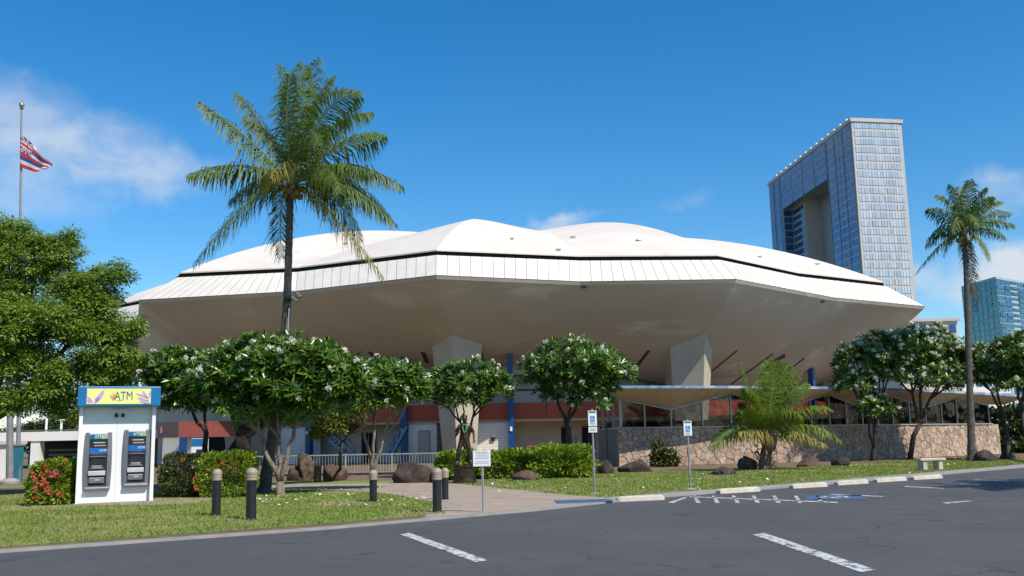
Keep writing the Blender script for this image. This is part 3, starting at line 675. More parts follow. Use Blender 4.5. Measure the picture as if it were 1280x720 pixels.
# mortar core
b = MB(); k = 24
for j in range(k):
    a, c = tW0+(tW1-tW0)*j/k, tW0+(tW1-tW0)*(j+1)/k
    b.add([pol(a, RW-.45, 0), pol(c, RW-.45, 0), pol(c, RW-.02, 0), pol(a, RW-.02, 0), pol(a, RW-.45, zs(a)), pol(c, RW-.45, zs(c)), pol(c, RW-.02, zs(c)), pol(a, RW-.02, zs(a))], [(3, 2, 1, 0), (4, 5, 6, 7), (0, 1, 5, 4), (1, 2, 6, 5), (2, 3, 7, 6), (3, 0, 4, 7)])
b.build('wall_core', m_mort, lob)
# rubble: Voronoi stones, each its own part
Ls = math.radians(tW1-tW0)*RW; Hs = 1.78
nx, nzz = 72, 6
seeds = []
for i in range(nx):
    for j in range(nzz): seeds.append(((i+.5+random.uniform(-.42, .42))*Ls/nx, (j+.5+random.uniform(-.42, .42)+(.5 if i % 2 else 0)-.25)*Hs/nzz))
def clip(poly, a, b_):
    mx_, my_ = (a[0]+b_[0])/2, (a[1]+b_[1])/2; nx_, ny_ = b_[0]-a[0], b_[1]-a[1]; out = []
    for i in range(len(poly)):
        p, q = poly[i], poly[(i+1) % len(poly)]; dp = (p[0]-mx_)*nx_+(p[1]-my_)*ny_; dq = (q[0]-mx_)*nx_+(q[1]-my_)*ny_
        if dp <= 0: out.append(p)
        if dp*dq < 0: t = dp/(dp-dq); out.append((p[0]+(q[0]-p[0])*t, p[1]+(q[1]-p[1])*t))
    return out
def inset(poly, d):
    cx = sum(p[0] for p in poly)/len(poly); cy = sum(p[1] for p in poly)/len(poly); out = []
    for p in poly:
        l = math.hypot(p[0]-cx, p[1]-cy); k = max(.3, 1-d/max(l, .05)); out.append((cx+(p[0]-cx)*k, cy+(p[1]-cy)*k))
    return out
def stones(seeds, Ls, Hs, fmap, parent, cap=300):
    extra = MB(); cnt = 0
    for s in seeds:
        poly = [(0, 0), (Ls, 0), (Ls, Hs), (0, Hs)]
        for t in seeds:
            if t is not s and abs(t[0]-s[0]) < 1.8:
                poly = clip(poly, s, t)
                if len(poly) < 3: break
        if len(poly) < 3: continue
        pr = random.uniform(.015, .055); A_ = inset(poly, .008); B_ = inset(poly, .03); n = len(poly); tl = random.uniform(-.05, .05); tz = random.uniform(-.05, .05)
        vs = [fmap(x, z, -.01) for x, z in A_]+[fmap(x, z, pr*.75) for x, z in inset(poly, .013)]+[fmap(x, z, pr+tl*(x-s[0])+tz*(z-s[1])+random.uniform(-.006, .006)) for x, z in B_]
        fs = [(i, (i+1) % n, n+(i+1) % n, n+i) for i in range(n)]+[(n+i, n+(i+1) % n, 2*n+(i+1) % n, 2*n+i) for i in range(n)]+[tuple(range(2*n, 3*n))]
        if cnt < cap: MB().add(vs, fs).build('stone', random.choice(m_stone+[m_stone[0], m_stone[1]]), parent)
        else: extra.add(vs, fs, random.randrange(4))
        cnt += 1
    if extra.v: extra.build('far_stones', m_stone, parent)['kind'] = 'stuff'
    return cnt
def fm(x, z, o):
    th = tW0+math.degrees(x/RW); return pol(th, RW+o, z*zs(th)/Hs-.0)
core = lob
stones(seeds, Ls, Hs, fm, lob)
# aggregate side wall going back from the corner
cn = pol(tW0, RW, 0); q1 = at(748, 560, 60)
b = MB(); b.prism([(cn.x+.0, cn.y+.03, 0), (q1.x, q1.y, 0), (q1.x+.4, q1.y, 0), (cn.x+.4, cn.y+.03, 0)], (0, 0, 1.95)); b.build('side_wall', m_aggr, lob)
b = MB(); b.prism([(cn.x+.0, cn.y+.03, 1.95), (q1.x, q1.y, 1.95), (q1.x+.3, q1.y, 1.95), (cn.x+.3, cn.y+.03, 1.95)], (0, 0, .06)); b.build('side_sill', m_alu, lob)
for f in (.25, .5, .8):
    p = Vector((cn.x+(q1.x-cn.x)*f+.1, cn.y+(q1.y-cn.y)*f, 0)); MB().box((p.x, p.y, 2.9), (.1, .12, 1.8)).build('side_post', m_alu, lob)
# sill, mullions, glass panes
mpx = [776, 806, 839, 878, 914, 947, 981, 1014, 1037, 1058, 1078, 1097, 1116, 1137, 1157, 1177, 1196, 1217, 1236]
mth = [th_for(x, RW-.12, 2.4) for x in mpx]
zig = {776: 3.5, 839: 2.92, 914: 3.72, 981: 2.95, 1037: 3.62, 1078: 2.9, 1116: 3.52, 1157: 2.86, 1196: 3.42, 1236: 3.0}
zx = sorted(zig)
zth = [mth[mpx.index(x)] for x in zx]
def zwall(th): return float(np.interp(th, zth, [zig[x] for x in zx]))
RG = RW-.15
for i, th in enumerate(mth):
    z0, z1 = zs(th), zwall(th); p = pol(th, RG, 0); w = .13 if i == 0 else .07
    MB().box((p.x, p.y, (z0+z1)/2), (w, .12, z1-z0), math.radians(th)).build('mullion', m_alu, lob)
b = MB()
for j in range(len(mth)-1):
    a, c = mth[j], mth[j+1]
    b.beam(pol(a, RG+.1, zs(a)+.03), pol(c, RG+.1, zs(c)+.03), .3, .06)
b.build('sill', m_alu, lob)
for j in range(len(mth)-1):
    a, c = mth[j], mth[j+1]; za, zc = zwall(a), zwall(c)
    fr = MB().beam(pol(a, RG, za-.04), pol(c, RG, zc-.04), .1, .08).build('head_rail', m_alu, lob)
    gl = MB(); gl.add([pol(a, RG, zs(a)+.05), pol(c, RG, zs(c)+.05), pol(c, RG, zc-.07), pol(a, RG, za-.07)], [(0, 1, 2, 3)]); gl.build('pane', m_glass, lob, fix=False)
gl = MB(); gl.add([(cn.x+.12, cn.y+.2, 2.0), (q1.x+.12, q1.y, 2.0), (q1.x+.12, q1.y, 3.7), (cn.x+.12, cn.y+.2, 3.7)], [(0, 1, 2, 3)]); gl.build('side_pane', m_glass, lob, fix=False)
# canopy
t0, t1 = th_for(768, 51.6, 4.0)-.3, tW1+1.6
kk = 48; outs = []
for j in range(kk+1):
    th = t0+(t1-t0)*j/kk; f = j/kk
    ze = float(np.interp(f, [0, .45, 1], [4.04, 3.90, 3.52])); ro = RW+float(np.interp(f, [0, .35, 1], [2.35, 1.75, 1.15]))
    outs.append((th, ro, ze))
b = MB()
for j in range(kk):
    (a, ra, za), (c, rc, zc) = outs[j], outs[j+1]
    b.add([pol(a, ra, za-.13), pol(c, rc, zc-.13), pol(c, rc, zc), pol(a, ra, za)], [(0, 1, 2, 3)], 0)
    b.add([pol(a, ra, za), pol(c, rc, zc), pol(c, 44, zc+.1), pol(a, 44, za+.1)], [(0, 1, 2, 3)], 1)
b.build('canopy_edge', [m_cedge, m_deck], lob)
m_ceil = mat('shade_toned_ceiling', (.07, .075, .06), rough=.7); b = MB(); bi = MB(); zs2 = sorted(set([t0, t1]+[o_[0] for o_ in outs]+zth))  # ceiling toned dark grey-green to give the pavilion interior its shade
def zw2(th): return zwall(min(max(th, zth[0]), zth[-1]))
for j in range(len(zs2)-1):
    a, c = zs2[j], zs2[j+1]
    ea = [float(np.interp(a, [o_[0] for o_ in outs], [o_[k_] for o_ in outs])) for k_ in (1, 2)]; ec = [float(np.interp(c, [o_[0] for o_ in outs], [o_[k_] for o_ in outs])) for k_ in (1, 2)]
    b.add([pol(a, ea[0], ea[1]-.13), pol(c, ec[0], ec[1]-.13), pol(c, RG, zw2(c)+.0), pol(a, RG, zw2(a)+.0)], [(0, 1, 2, 3)])
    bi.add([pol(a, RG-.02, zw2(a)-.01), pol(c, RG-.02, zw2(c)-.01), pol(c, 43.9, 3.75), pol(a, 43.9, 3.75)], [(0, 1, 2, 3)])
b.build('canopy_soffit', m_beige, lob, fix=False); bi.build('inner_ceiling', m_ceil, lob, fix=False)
# interior: floor, low dark counters, tables glimpsed
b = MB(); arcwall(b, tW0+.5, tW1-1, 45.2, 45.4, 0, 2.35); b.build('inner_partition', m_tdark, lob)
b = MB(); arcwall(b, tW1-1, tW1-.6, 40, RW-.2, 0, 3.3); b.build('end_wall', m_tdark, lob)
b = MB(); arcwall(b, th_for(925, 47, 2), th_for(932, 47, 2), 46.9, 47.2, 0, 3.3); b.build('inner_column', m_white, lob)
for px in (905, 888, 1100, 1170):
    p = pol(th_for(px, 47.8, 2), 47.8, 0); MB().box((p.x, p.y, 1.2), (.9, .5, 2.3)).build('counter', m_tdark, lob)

# railing in front of the recess
ra, rb = at(318, 570, 47), at(556, 570, 46)
rail = empty('railing', (ra.x, ra.y, 0), 'long pale metal railing in front of the arena recess behind boulders', 'railing')
b = MB(); b.beam((ra.x, ra.y, .95), (rb.x, rb.y, .95), .06); b.beam((ra.x, ra.y, .12), (rb.x, rb.y, .12), .05); b.build('rail', m_alu, rail)
bars = MB(); kx = int((rb.x-ra.x)/.14)
for i in range(kx+1):
    p = ra.lerp(rb, i/kx)
    if i % 16 == 0: MB().box((p.x, p.y, .5), (.07, .07, 1.0)).build('post', m_alu, rail)
    else: bars.box((p.x, p.y, .53), (.018, .018, .82))
bars.build('baluster', m_alu, rail)['kind'] = 'stuff'
kb = MB(); kb.prism([(ra.x, ra.y-.3, 0), (rb.x, rb.y-.3, 0), (rb.x, rb.y+.2, 0), (ra.x, ra.y+.2, 0)], (0, 0, .1)); tag(kb.build('planter_wall', m_rock, loc=(0, 0, 0)), 'low dark kerb wall under the pale railing', 'low wall')

# ------------------------------------------------------------------ boulders
def rock(px, py, w, h, m, label, seed, z=0.0, flat=.7, sharp=1.0, depth=None):
    g = gp(px, py, z); s = g.y/FPX; rx, rz = w*s/2*.92, h*s*.86; ry = depth or rx*.8
    bm = bmesh.new(); bmesh.ops.create_icosphere(bm, subdivisions=4, radius=1)
    off = Vector((seed*3.1, seed*1.7, seed*.9))
    for v in bm.verts:
        d = v.co.normalized(); n1 = noise.noise(d*1.3+off)*.42*sharp+noise.noise(d*3.1+off)*.16+noise.noise(d*8+off)*.05
        q = abs(noise.noise(d*2.0+off*2))*.25*sharp
        k = 1+n1-q
        v.co = Vector((d.x*k, d.y*k, d.z*k))
    rr_ = random.Random(seed)
    for _ in range(int(11*sharp)):
        pn = Vector((rr_.gauss(0, 1), rr_.gauss(0, 1), rr_.gauss(.3, .8))).normalized(); off_ = rr_.uniform(.62, .86)
        for v in bm.verts:
            e_ = v.co.dot(pn)-off_
            if e_ > 0: v.co -= pn*e_*.92
    xs = [v.co.x for v in bm.verts]; zsx = [v.co.z for v in bm.verts]
    cx = (max(xs)+min(xs))/2; sx = (max(xs)-min(xs))/2; mz = max(zsx)
    for v in bm.verts:
        z_ = v.co.z/mz; v.co = Vector(((v.co.x-cx)/sx*rx, v.co.y*ry, (max(z_, -.35)*.78+.22)*rz if z_ > -.28 else -.06))
    me = bpy.data.meshes.new('boulder'); bm.to_mesh(me); bm.free(); me.materials.append(m); me.shade_smooth()
    tag(link('boulder', me, None, (g.x, g.y+ry*.5, z)), label, 'rock', 'boulders around the arena')
rock(377, 601, 44, 40, m_rockt, 'tall jagged tan and black boulder behind the forked plumeria trunk', 1, sharp=1.6)
rock(418, 601, 34, 24, m_rockr, 'rounded reddish brown boulder beside the jagged tan one', 2)
rock(514, 604, 57, 30, m_rock, 'large dark boulder in front of railing, left of the statue', 3)
rock(657, 601, 40, 15, m_rockr, 'low brown boulder in front of the bright hedge', 4)
rock(755, 592, 30, 19, m_rock, 'pointed dark boulder behind the first parking sign', 5, sharp=1.5)
rock(795, 590, 48, 18, m_rock, 'wide dark boulder at the left corner of the stone wall', 6)
rock(904, 594, 40, 12, m_rock, 'flat dark slab boulder right of the second parking sign', 7)
rock(936, 588, 26, 21, m_rockr, 'reddish boulder leaning by the young palm trunk', 8)
rock(1013, 584, 36, 16, m_rockr, 'brown boulder on lawn edge, right of the young palm', 9)
rock(1053, 583, 26, 14, m_rock, 'small dark boulder between the young palm and plumeria', 10)
rock(1162, 571, 28, 11, m_rockw, 'pale smooth boulder against the stone wall above the bench', 11, sharp=.5)
rock(1236, 577, 29, 17, m_rock, 'dark rounded boulder right of the tall right palm', 12)
rock(1262, 574, 22, 12, m_rock, 'small dark boulder at the right edge of picture', 13)
g = gp(397, 603)
stp = MB(); stp.lathe((g.x, g.y, 0), [(.14, 0), (.15, .3), (.15, .62), (.13, .66)], 12); tag(stp.build('stone_post', m_rockt, loc=(g.x, g.y, 0), smooth=False), 'short tan stone post between the two boulders', 'post')

# ------------------------------------------------------------------ hedges and shrubs
def shrub(name, label, cat, x0, x1, y0, y1, h, n, m, size=.12, group=None, flowers=0, fm_=None, lumps=.12, stems=True):
    cx, cy = (x0+x1)/2, (y0+y1)/2; t = empty(name, (cx, cy, 0), label, cat, group)
    rx, ry = (x1-x0)/2, (y1-y0)/2
    d = rdir(n); e = 5.0
    kf = (np.abs(d[:, 0])**e+np.abs(d[:, 1])**e+np.abs(d[:, 2])**e)**(-1/e)
    dd = d*kf[:, None]; rr = RNG.uniform(.45, 1, (n, 1))**.35
    lump = np.array([noise.noise(Vector((q[0]*rx*1.6+cx, q[1]*ry*1.6, q[2]*h*1.6)))+.5*noise.noise(Vector((q[0]*rx*4+cx, q[1]*4*ry, q[2]*h*4))) for q in dd])[:, None]
    P = dd*rr*np.array([rx, ry, h/2])*(1+lumps*lump*2)+np.array([cx, cy, h/2])
    P[:, 2] = np.abs(P[:, 2]-.03)+.03
    D = nrm(nrm(d)+rdir(n)*.7+[0, 0, .35]); R = frames(D, nrm(rdir(n)*.7+nrm(d)+[0, 0, .7]))
    sz = RNG.uniform(.7, 1.25, n)*size; sc = np.stack([sz*2.0, sz, sz], 1)
    V, F = scatter(LEAF_V, LEAF_F, P, R, sc); vr = np.repeat(np.clip(RNG.beta(1.2, 2.2, n)+.35*np.clip(lump[:, 0], -.5, .6), 0, 1), len(LEAF_V))
    npmesh('foliage', V, F, m, t, var=vr)
    if stems:
        b = MB()
        for _ in range(26):
            a = Vector((random.uniform(x0*.8+x1*.2, x1*.8+x0*.2), random.uniform(y0*.7+y1*.3, y1*.7+y0*.3), 0)); b.tube(wobble([a, a+Vector((random.uniform(-.1, .1), 0, h*.4)), a+Vector((random.uniform(-.3, .3), random.uniform(-.2, .2), h*.85))], .03), [.02, .014, .006], 5)
        b.build('stems', m_dbark, t)['kind'] = 'stuff'
    for i in range(flowers):
        a = random.uniform(-.92, .92); zf = random.uniform(.2, 1.02)*h; c = Vector((cx+a*rx, (y0-.03) if zf < h*.93 else random.uniform(y0, cy), zf)); k = 26
        dr = rdir(k); dr[:, 1] -= .3; V, F = scatter(LFT_V, LFT_F, np.tile(np.array(c), (k, 1))+nrm(dr)*.035, frames(dr, rdir(k)), np.full(k, random.uniform(.05, .085)))
        npmesh('flower_head', V, F, fm_, t, kind=None)
    return t
def px_shrub(name, label, cat, px0, px1, Y, h, depth, **kw):
    a, b_ = at(px0, 600, Y), at(px1, 600, Y); return shrub(name, label, cat, a.x, b_.x, Y, Y+depth, h, **kw)
px_shrub('flowering_shrub', 'leafy shrub with coral pink flower heads left of the kiosk', 'shrub', 29, 83, 26.8, 1.2, 1.0, n=7500, m=m_hedge, size=.10, flowers=18, fm_=m_pink)
px_shrub('hedge', 'dark clipped hedge between the flowering shrub and kiosk', 'hedge', 78, 104, 29.5, 1.3, 1.1, n=4000, m=m_hedgd, size=.09)
px_shrub('hedge', 'dark clipped hedge directly right of the kiosk', 'hedge', 196, 246, 29.3, 1.28, 1.3, n=8000, m=m_hedgd, size=.085, flowers=1, fm_=m_pink)
px_shrub('hedge', 'lighter green hedge with few coral flowers behind the left bollards', 'hedge', 240, 311, 28.9, 1.32, 1.3, n=10000, m=m_hedge, size=.09, flowers=7, fm_=m_pink)
px_shrub('hedge', 'bright yellow green hedge left part, beside the statue', 'hedge', 603, 668, 38.6, 1.05, 1.5, n=8000, m=m_hedge, size=.15, lumps=.16)
px_shrub('hedge', 'bright yellow green hedge right part, under the round plumeria', 'hedge', 662, 741, 37.4, 1.17, 1.8, n=10000, m=m_hedge, size=.15, lumps=.16)
px_shrub('hedge', 'short bright hedge piece left of the statue pedestal', 'hedge', 546, 572, 38.2, 1.05, 1.2, n=3500, m=m_hedge, size=.15, lumps=.18)
px_shrub('hedge', 'shaded hedge piece just behind the statue pedestal', 'hedge', 568, 606, 39.4, 1.05, 1.0, n=4500, m=m_hedge, size=.15, lumps=.18)
px_shrub('shrub', 'small dark green shrub growing against the stone wall', 'shrub', 818, 832, 48.6, 1.05, .6, n=500, m=m_hedgd, size=.2, lumps=.3)
px_shrub('shrub', 'low spreading green shrub against the stone wall, right of another', 'shrub', 828, 848, 48.6, .7, .6, n=500, m=m_hedgd, size=.2, lumps=.3)
px_shrub('shrub', 'dark bush mass at the far right beyond the pavilion end', 'shrub', 1250, 1330, 60, 2.6, 3, n=7000, m=m_dleaf, size=.3, lumps=.25)

# ------------------------------------------------------------------ plumeria trees
def plumeria(label, base, trunk_px, Y, blobs_px, nros, nflow, group='plumeria trees in front of the arena', limbs=9, m=m_plum, mb_=m_bark, r0=.11, lsz=.31, split=.35, zlo=-.45, low=None):
    """blobs_px: (px, py, rx px, ry px, depth offset m)"""
    t = empty('plumeria_tree', (base.x, base.y, 0), label, 'tree', group); s = Y/FPX
    blobs = []
    for (x, y, rx, ry, dy) in blobs_px:
        c = at(x, y, Y+dy); blobs.append((tuple(c), (rx*s, max(rx*s*.8, .5), ry*s)))
    P, D = blob_points(blobs, int(nros*1.45), .5, .25, zlo)
    if len(P) > 50:
        kn = np.array([noise.noise(Vector(p_)*1.1+Vector((3.3, 1.2, 7.7))) for p_ in P]); keep = kn > np.quantile(kn, .10); P, D = P[keep], D[keep]
    ax = nrm(D*.8+np.array([0, -.15, .75])+rdir(len(P))*.35)
    LP, LD, LU, LS = [], [], [], []
    for p, a in zip(P, ax):
        k = random.randint(8, 11); ph = RNG.uniform(0, 2*PI); u = np.cross(a, [0.1, .2, 1]); u = u/np.linalg.norm(u); w = np.cross(a, u)
        for i in range(k):
            an = ph+i*2.399; el = random.uniform(.55, 1.35); rad = u*math.cos(an)+w*math.sin(an); d = a*math.cos(el)+rad*math.sin(el); d[2] -= .02
            LP.append(p+rad*.02+a*RNG.uniform(-.06, .05)); LD.append(d); LU.append(a); LS.append(random.uniform(.8, 1.25)*lsz)
    LP, LD, LU, LS = map(np.array, (LP, LD, LU, LS)); sc = np.stack([LS*.95, LS, LS], 1)
    V, F = scatter(LEAF_V, LEAF_F, LP, frames(LD, LU), sc); vr = np.repeat(RNG.beta(1.3, 2.5, len(LP)), len(LEAF_V))
    npmesh('crown', V, F, m, t, var=vr)
    # trunk and limbs
    tp = [at(x, y, Y) for x, y in trunk_px]; tp[0] = Vector((base.x, base.y, -.05))
    MB().tube([tp[0]-Vector((0, 0, 0)), tp[0].lerp(tp[1], .15)]+tp[1:], [r0*1.5, r0*1.1]+[r0*(1-.25*i/len(tp)) for i in range(len(tp)-1)], 10).build('trunk', mb_, t, smooth=True)
    top = tp[-1]
    idx = RNG.choice(len(P), min(len(P), limbs*4), replace=False); tg = P[idx]; tg = tg[np.argsort(tg[:, 0])]
    nprim = max(2, round(limbs/2.6)); per = len(tg)//nprim
    for i in range(nprim):
        grp = tg[i*per:(i+1)*per]; cen = Vector(grp.mean(0)); k1 = top.lerp(cen, random.uniform(.42, .58))
        k1.z = max(k1.z, top.z+.9)
        k1 += Vector((-(cen.x-top.x)*.08, random.uniform(-.25, .25), -.03*(cen-top).length)); b = MB()
        pts = wobble(bez(top-Vector((0, 0, .03)), top.lerp(k1, .5)+Vector(((cen.x-top.x)*.06, 0, -.03)), k1, 6), .055)
        b.tube(pts, [r0*(.72-.22*j/5) for j in range(6)], 8); fork = pts[-1]
        h = max(2, min(3, per//3)); q = per//h
        for j in range(h):
            sub = grp[j*q:(j+1)*q]; c2 = Vector(sub.mean(0)); k2 = fork.lerp(c2, .5)+Vector(((c2.x-fork.x)*.4, random.uniform(-.1, .1), -.12))
            sp = wobble(bez(fork-Vector((0, 0, .01)), k2, c2, 6), .06); b.tube(sp, [r0*(.46-.18*n_/5) for n_ in range(6)], 7)
            for g_ in sub: b.tube(wobble(bez(sp[4], (sp[4]+Vector(g_))/2-Vector((0, 0, .1)), g_, 4), .04), [r0*.28, r0*.24, r0*.2, r0*.15], 5)
        b.build('branch', mb_, t, smooth=True)
    # blossoms: clusters of five petalled flowers
    if nflow:
        FP, FD = [], []
        cand = [i for i in range(len(P)) if (D[i][1] < .25 or D[i][2] > .6)]
        for i in random.sample(cand, min(int(nflow*1.7), len(cand))):
            c = P[i]+ax[i]*.15+D[i]*.07+np.array([0, -.08, 0])
            for _ in range(random.randint(5, 11)):
                o = nrm(RNG.normal(size=3)+ax[i]*.5+np.array([0, -.4, .2])); q = c+o*random.uniform(.02, .10); u = np.cross(o, [0.3, .1, 1]); u = u/np.linalg.norm(u); w = np.cross(o, u); ph = random.random()*6
                for k in range(5): a = ph+k*2*PI/5; FP.append(q); FD.append((u*math.cos(a)+w*math.sin(a))*.9+o*.45)
        FP, FD = np.array(FP), np.array(FD); nF = len(FP); V, F = scatter([(0, 0, 0), (-.3, .6, 0), (0, 1, .05), (.3, .6, 0)], [(0, 3, 2, 1)], FP, frames(FD, rdir(nF)), RNG.uniform(.05, .07, nF)*(1 if Y < 45 else 1.2))
        npmesh('blossoms', V, F, m_flow, t)
    return t
plumeria('dark leaved plumeria at far left, directly behind the kiosk hedge', gp(262, 600), [(262, 600), (256, 560), (258, 540)], 32, [(232, 470, 50, 30, 0), (205, 465, 28, 22, -.3), (262, 478, 38, 34, .2), (240, 500, 45, 28, .3), (215, 490, 30, 30, 0)], 520, 22, limbs=6, r0=.09, mb_=m_dbark, lsz=.33)
plumeria('large spreading plumeria with V forked pale trunk on left lawn', gp(351, 620), [(351, 620), (350, 602)], 29.65, [(345, 452, 58, 30, 0), (300, 468, 48, 36, 0), (395, 460, 48, 28, 0), (350, 490, 75, 32, .3), (420, 482, 42, 26, 0), (270, 480, 35, 25, .5), (440, 470, 25, 20, 0), (300, 506, 38, 26, .2), (395, 506, 42, 24, .2), (345, 518, 48, 18, .4)], 1250, 46, limbs=8, r0=.12, lsz=.33)
plumeria('plumeria with many thin crooked stems behind middle bollard', gp(466, 611), [(466, 611), (465, 588)], 32, [(478, 478, 40, 24, 0), (505, 482, 28, 24, 0), (455, 482, 36, 24, .2), (430, 490, 26, 20, .3), (518, 492, 16, 15, 0), (480, 502, 42, 18, .2)], 560, 20, limbs=8, r0=.085)
plumeria('small plumeria growing directly behind the bronze statue', gp(583, 588, 0), [(583, 588), (582, 560)], 41, [(585, 478, 46, 26, 0), (560, 484, 30, 24, 0), (612, 486, 28, 22, 0), (545, 496, 12, 14, 0), (578, 500, 36, 16, 0)], 540, 16, limbs=6, r0=.09, mb_=m_dbark)
plumeria('rounded dense plumeria behind the bright hedge, left of glazed pavilion', gp(713, 588, 0), [(713, 588), (712, 545), (708, 530)], 41.5, [(718, 458, 58, 34, 0), (685, 468, 38, 26, 0), (757, 466, 38, 26, 0), (720, 488, 50, 30, .3), (740, 500, 28, 22, 0)], 1000, 48, limbs=8, r0=.11, mb_=m_dbark)
plumeria('plumeria left of the right group, with low extra leaf clump', gp(1090, 576), [(1090, 576), (1092, 560)], 51, [(1075, 455, 32, 26, 0), (1098, 442, 32, 26, 0), (1068, 480, 26, 18, 0), (1112, 462, 26, 26, 0), (1092, 512, 22, 18, 0)], 800, 90, limbs=8, r0=.11, mb_=m_dbark)
plumeria('tallest plumeria of the right group, left of the tall palm', gp(1137, 574.5), [(1137, 574.5), (1142, 545), (1150, 530)], 51.4, [(1140, 440, 38, 32, 0), (1165, 446, 36, 32, 0), (1190, 456, 28, 28, 0), (1150, 468, 40, 24, 0), (1175, 478, 28, 16, 0)], 1150, 130, limbs=9, r0=.13, mb_=m_dbark)
plumeria('plumeria just right of the tall right palm trunk', gp(1262, 575), [(1262, 575), (1258, 540), (1250, 510)], 51, [(1225, 455, 26, 22, 0), (1238, 470, 26, 18, 0), (1215, 472, 20, 14, 0)], 420, 50, limbs=5, r0=.1, mb_=m_dbark)
plumeria('plumeria at the right edge of the picture', gp(1290, 580), [(1290, 580), (1282, 540), (1275, 505)], 49, [(1262, 450, 28, 28, 0), (1292, 445, 34, 30, 0), (1275, 480, 30, 18, 0), (1320, 460, 30, 28, 0)], 800, 60, limbs=7, r0=.12, mb_=m_dbark)

# ------------------------------------------------------------------ broad-leaved trees
def leafy(name, label, Y, base, trunk, limbs_px, blobs_px, nsp, m, lsize, puff=0, mb_=m_dbark, r0=.3, per=14, sprig=.22, zlo=-.9, group=None, lo=.45):
    t = empty(name, (base.x, base.y, 0), label, 'tree', group); s = Y/FPX
    blobs = [(tuple(at(x, y, Y+dy)), (rx*s, rx*s*.85, ry*s)) for (x, y, rx, ry, dy) in blobs_px]
    if puff:
        nb_ = []
        for c_, r_ in blobs:
            for _ in range(puff):
                d_ = rdir(1)[0]; q_ = RNG.uniform(.26, .46)*min(r_); nb_.append((tuple(np.array(c_)+d_*np.array(r_)*RNG.uniform(.35, .95)), (q_*1.25, q_*1.25, q_*.8)))
        blobs = nb_
    P, D = blob_points(blobs, nsp, lo, .35 if puff else .1, zlo); n = len(P)
    lp_ = np.repeat(P, per, 0); dd = rdir(n*per); D2 = np.repeat(D, per, 0)
    off = dd*RNG.uniform(.2, 1, (n*per, 1))*sprig*np.array([1, 1, .55]); lp_ = lp_+off
    d = nrm(dd*[1, 1, .4]+D2*.4+np.array([0, 0, -.35])); up = nrm(np.array([0, -.1, 1])+rdir(n*per)*.55+D2*.3)
    sz = RNG.uniform(.7, 1.3, n*per)*lsize
    V, F = scatter(LFT_V, LFT_F, lp_, frames(d, up), np.stack([sz*1.1, sz, sz], 1)); vr = np.repeat(np.clip(np.repeat(RNG.beta(1.5, 1.8, n), per)+RNG.normal(size=n*per)*.12, 0, 1), 4)
    npmesh('crown', V, F, m, t, var=vr)
    tp = [at(x, y, Y) for x, y in trunk]; tp[0] = Vector((base.x, base.y, -.1))
    MB().tube(wobble([tp[0], tp[0].lerp(tp[1], .1)]+tp[1:], .02), [r0*1.35, r0*1.05]+[r0*(1-.3*i/len(tp)) for i in range(len(tp)-1)], 12).build('trunk', mb_, t, smooth=True)
    for L in limbs_px:
        pts = [at(x, y, Y+(dy if len(L) > 2 else 0)) for (x, y, dy) in L]; k = len(pts)
        sm = []
        for i in range(k-1):
            for f in (0, .33, .66): sm.append(pts[i].lerp(pts[i+1], f)+Vector([random.uniform(-.05, .05) for _ in range(3)]))
        sm.append(pts[-1]); b = MB(); b.tube(sm, [r0*.62*(1-.8*i/(len(sm)-1)) for i in range(len(sm))], 8)
        for i in range(2, len(sm)):
            for _ in range(3):
                e = sm[i]+Vector((random.uniform(-.8, .8), random.uniform(-.8, .8), random.uniform(.1, .9))); b.tube(wobble([sm[i], sm[i].lerp(e, .5), e], .08), [.035, .022, .008], 5)
        b.build('limb', mb_, t, smooth=True)
    return t
leafy('broad_tree', 'large light green feathery tree filling the left edge', 33, gp(-90, 600), [(-90, 600), (-60, 555), (-20, 530)],
      [[(-20, 530, 0), (30, 500, 0), (70, 450, 0), (110, 400, .3)], [(-20, 530, 0), (0, 470, .3), (30, 400, .5), (50, 330, .5)], [(-40, 540, 0), (-50, 450, 0), (-20, 350, .5)], [(30, 500, 0), (90, 470, -.3), (150, 430, 0)]],
      [(15, 340, 48, 50, 0), (52, 322, 34, 30, 0), (15, 292, 30, 26, 0), (-40, 330, 60, 70, 0), (85, 345, 38, 42, 0), (82, 300, 15, 18, 0), (118, 362, 34, 36, 0), (148, 342, 18, 14, -.2), (60, 400, 55, 45, -.5), (115, 410, 48, 40, -.3), (155, 408, 24, 26, -.2), (10, 420, 50, 50, -.8),
       (-60, 440, 70, 60, 0), (45, 460, 55, 40, -.5), (120, 455, 45, 34, 0), (158, 452, 28, 22, 0), (20, 500, 40, 26, -.6), (85, 495, 40, 24, .3), (70, 512, 16, 14, 0), (100, 520, 12, 14, 0), (-30, 505, 40, 30, 0), (150, 480, 30, 20, .5)],
      11000, m_tree, .12, puff=26, per=16, sprig=.26, r0=.32, lo=.45)
leafy('shade_tree', 'dark tree with thick forked trunk behind the left plumerias', 36, gp(305, 597), [(305, 597), (304, 560), (303, 545)],
      [[(303, 545, 0), (292, 520, 0), (280, 490, 0)], [(303, 548, 0), (325, 535, 0), (350, 505, .2)], [(303, 545, 0), (310, 510, .3), (320, 480, .3)]],
      [(300, 482, 45, 26, .3), (345, 490, 45, 28, .4), (260, 492, 40, 22, .6), (385, 505, 30, 22, .3), (225, 490, 35, 22, .9), (330, 515, 28, 14, .3)], 1100, m_dleaf, .15, per=14, sprig=.3, r0=.3)
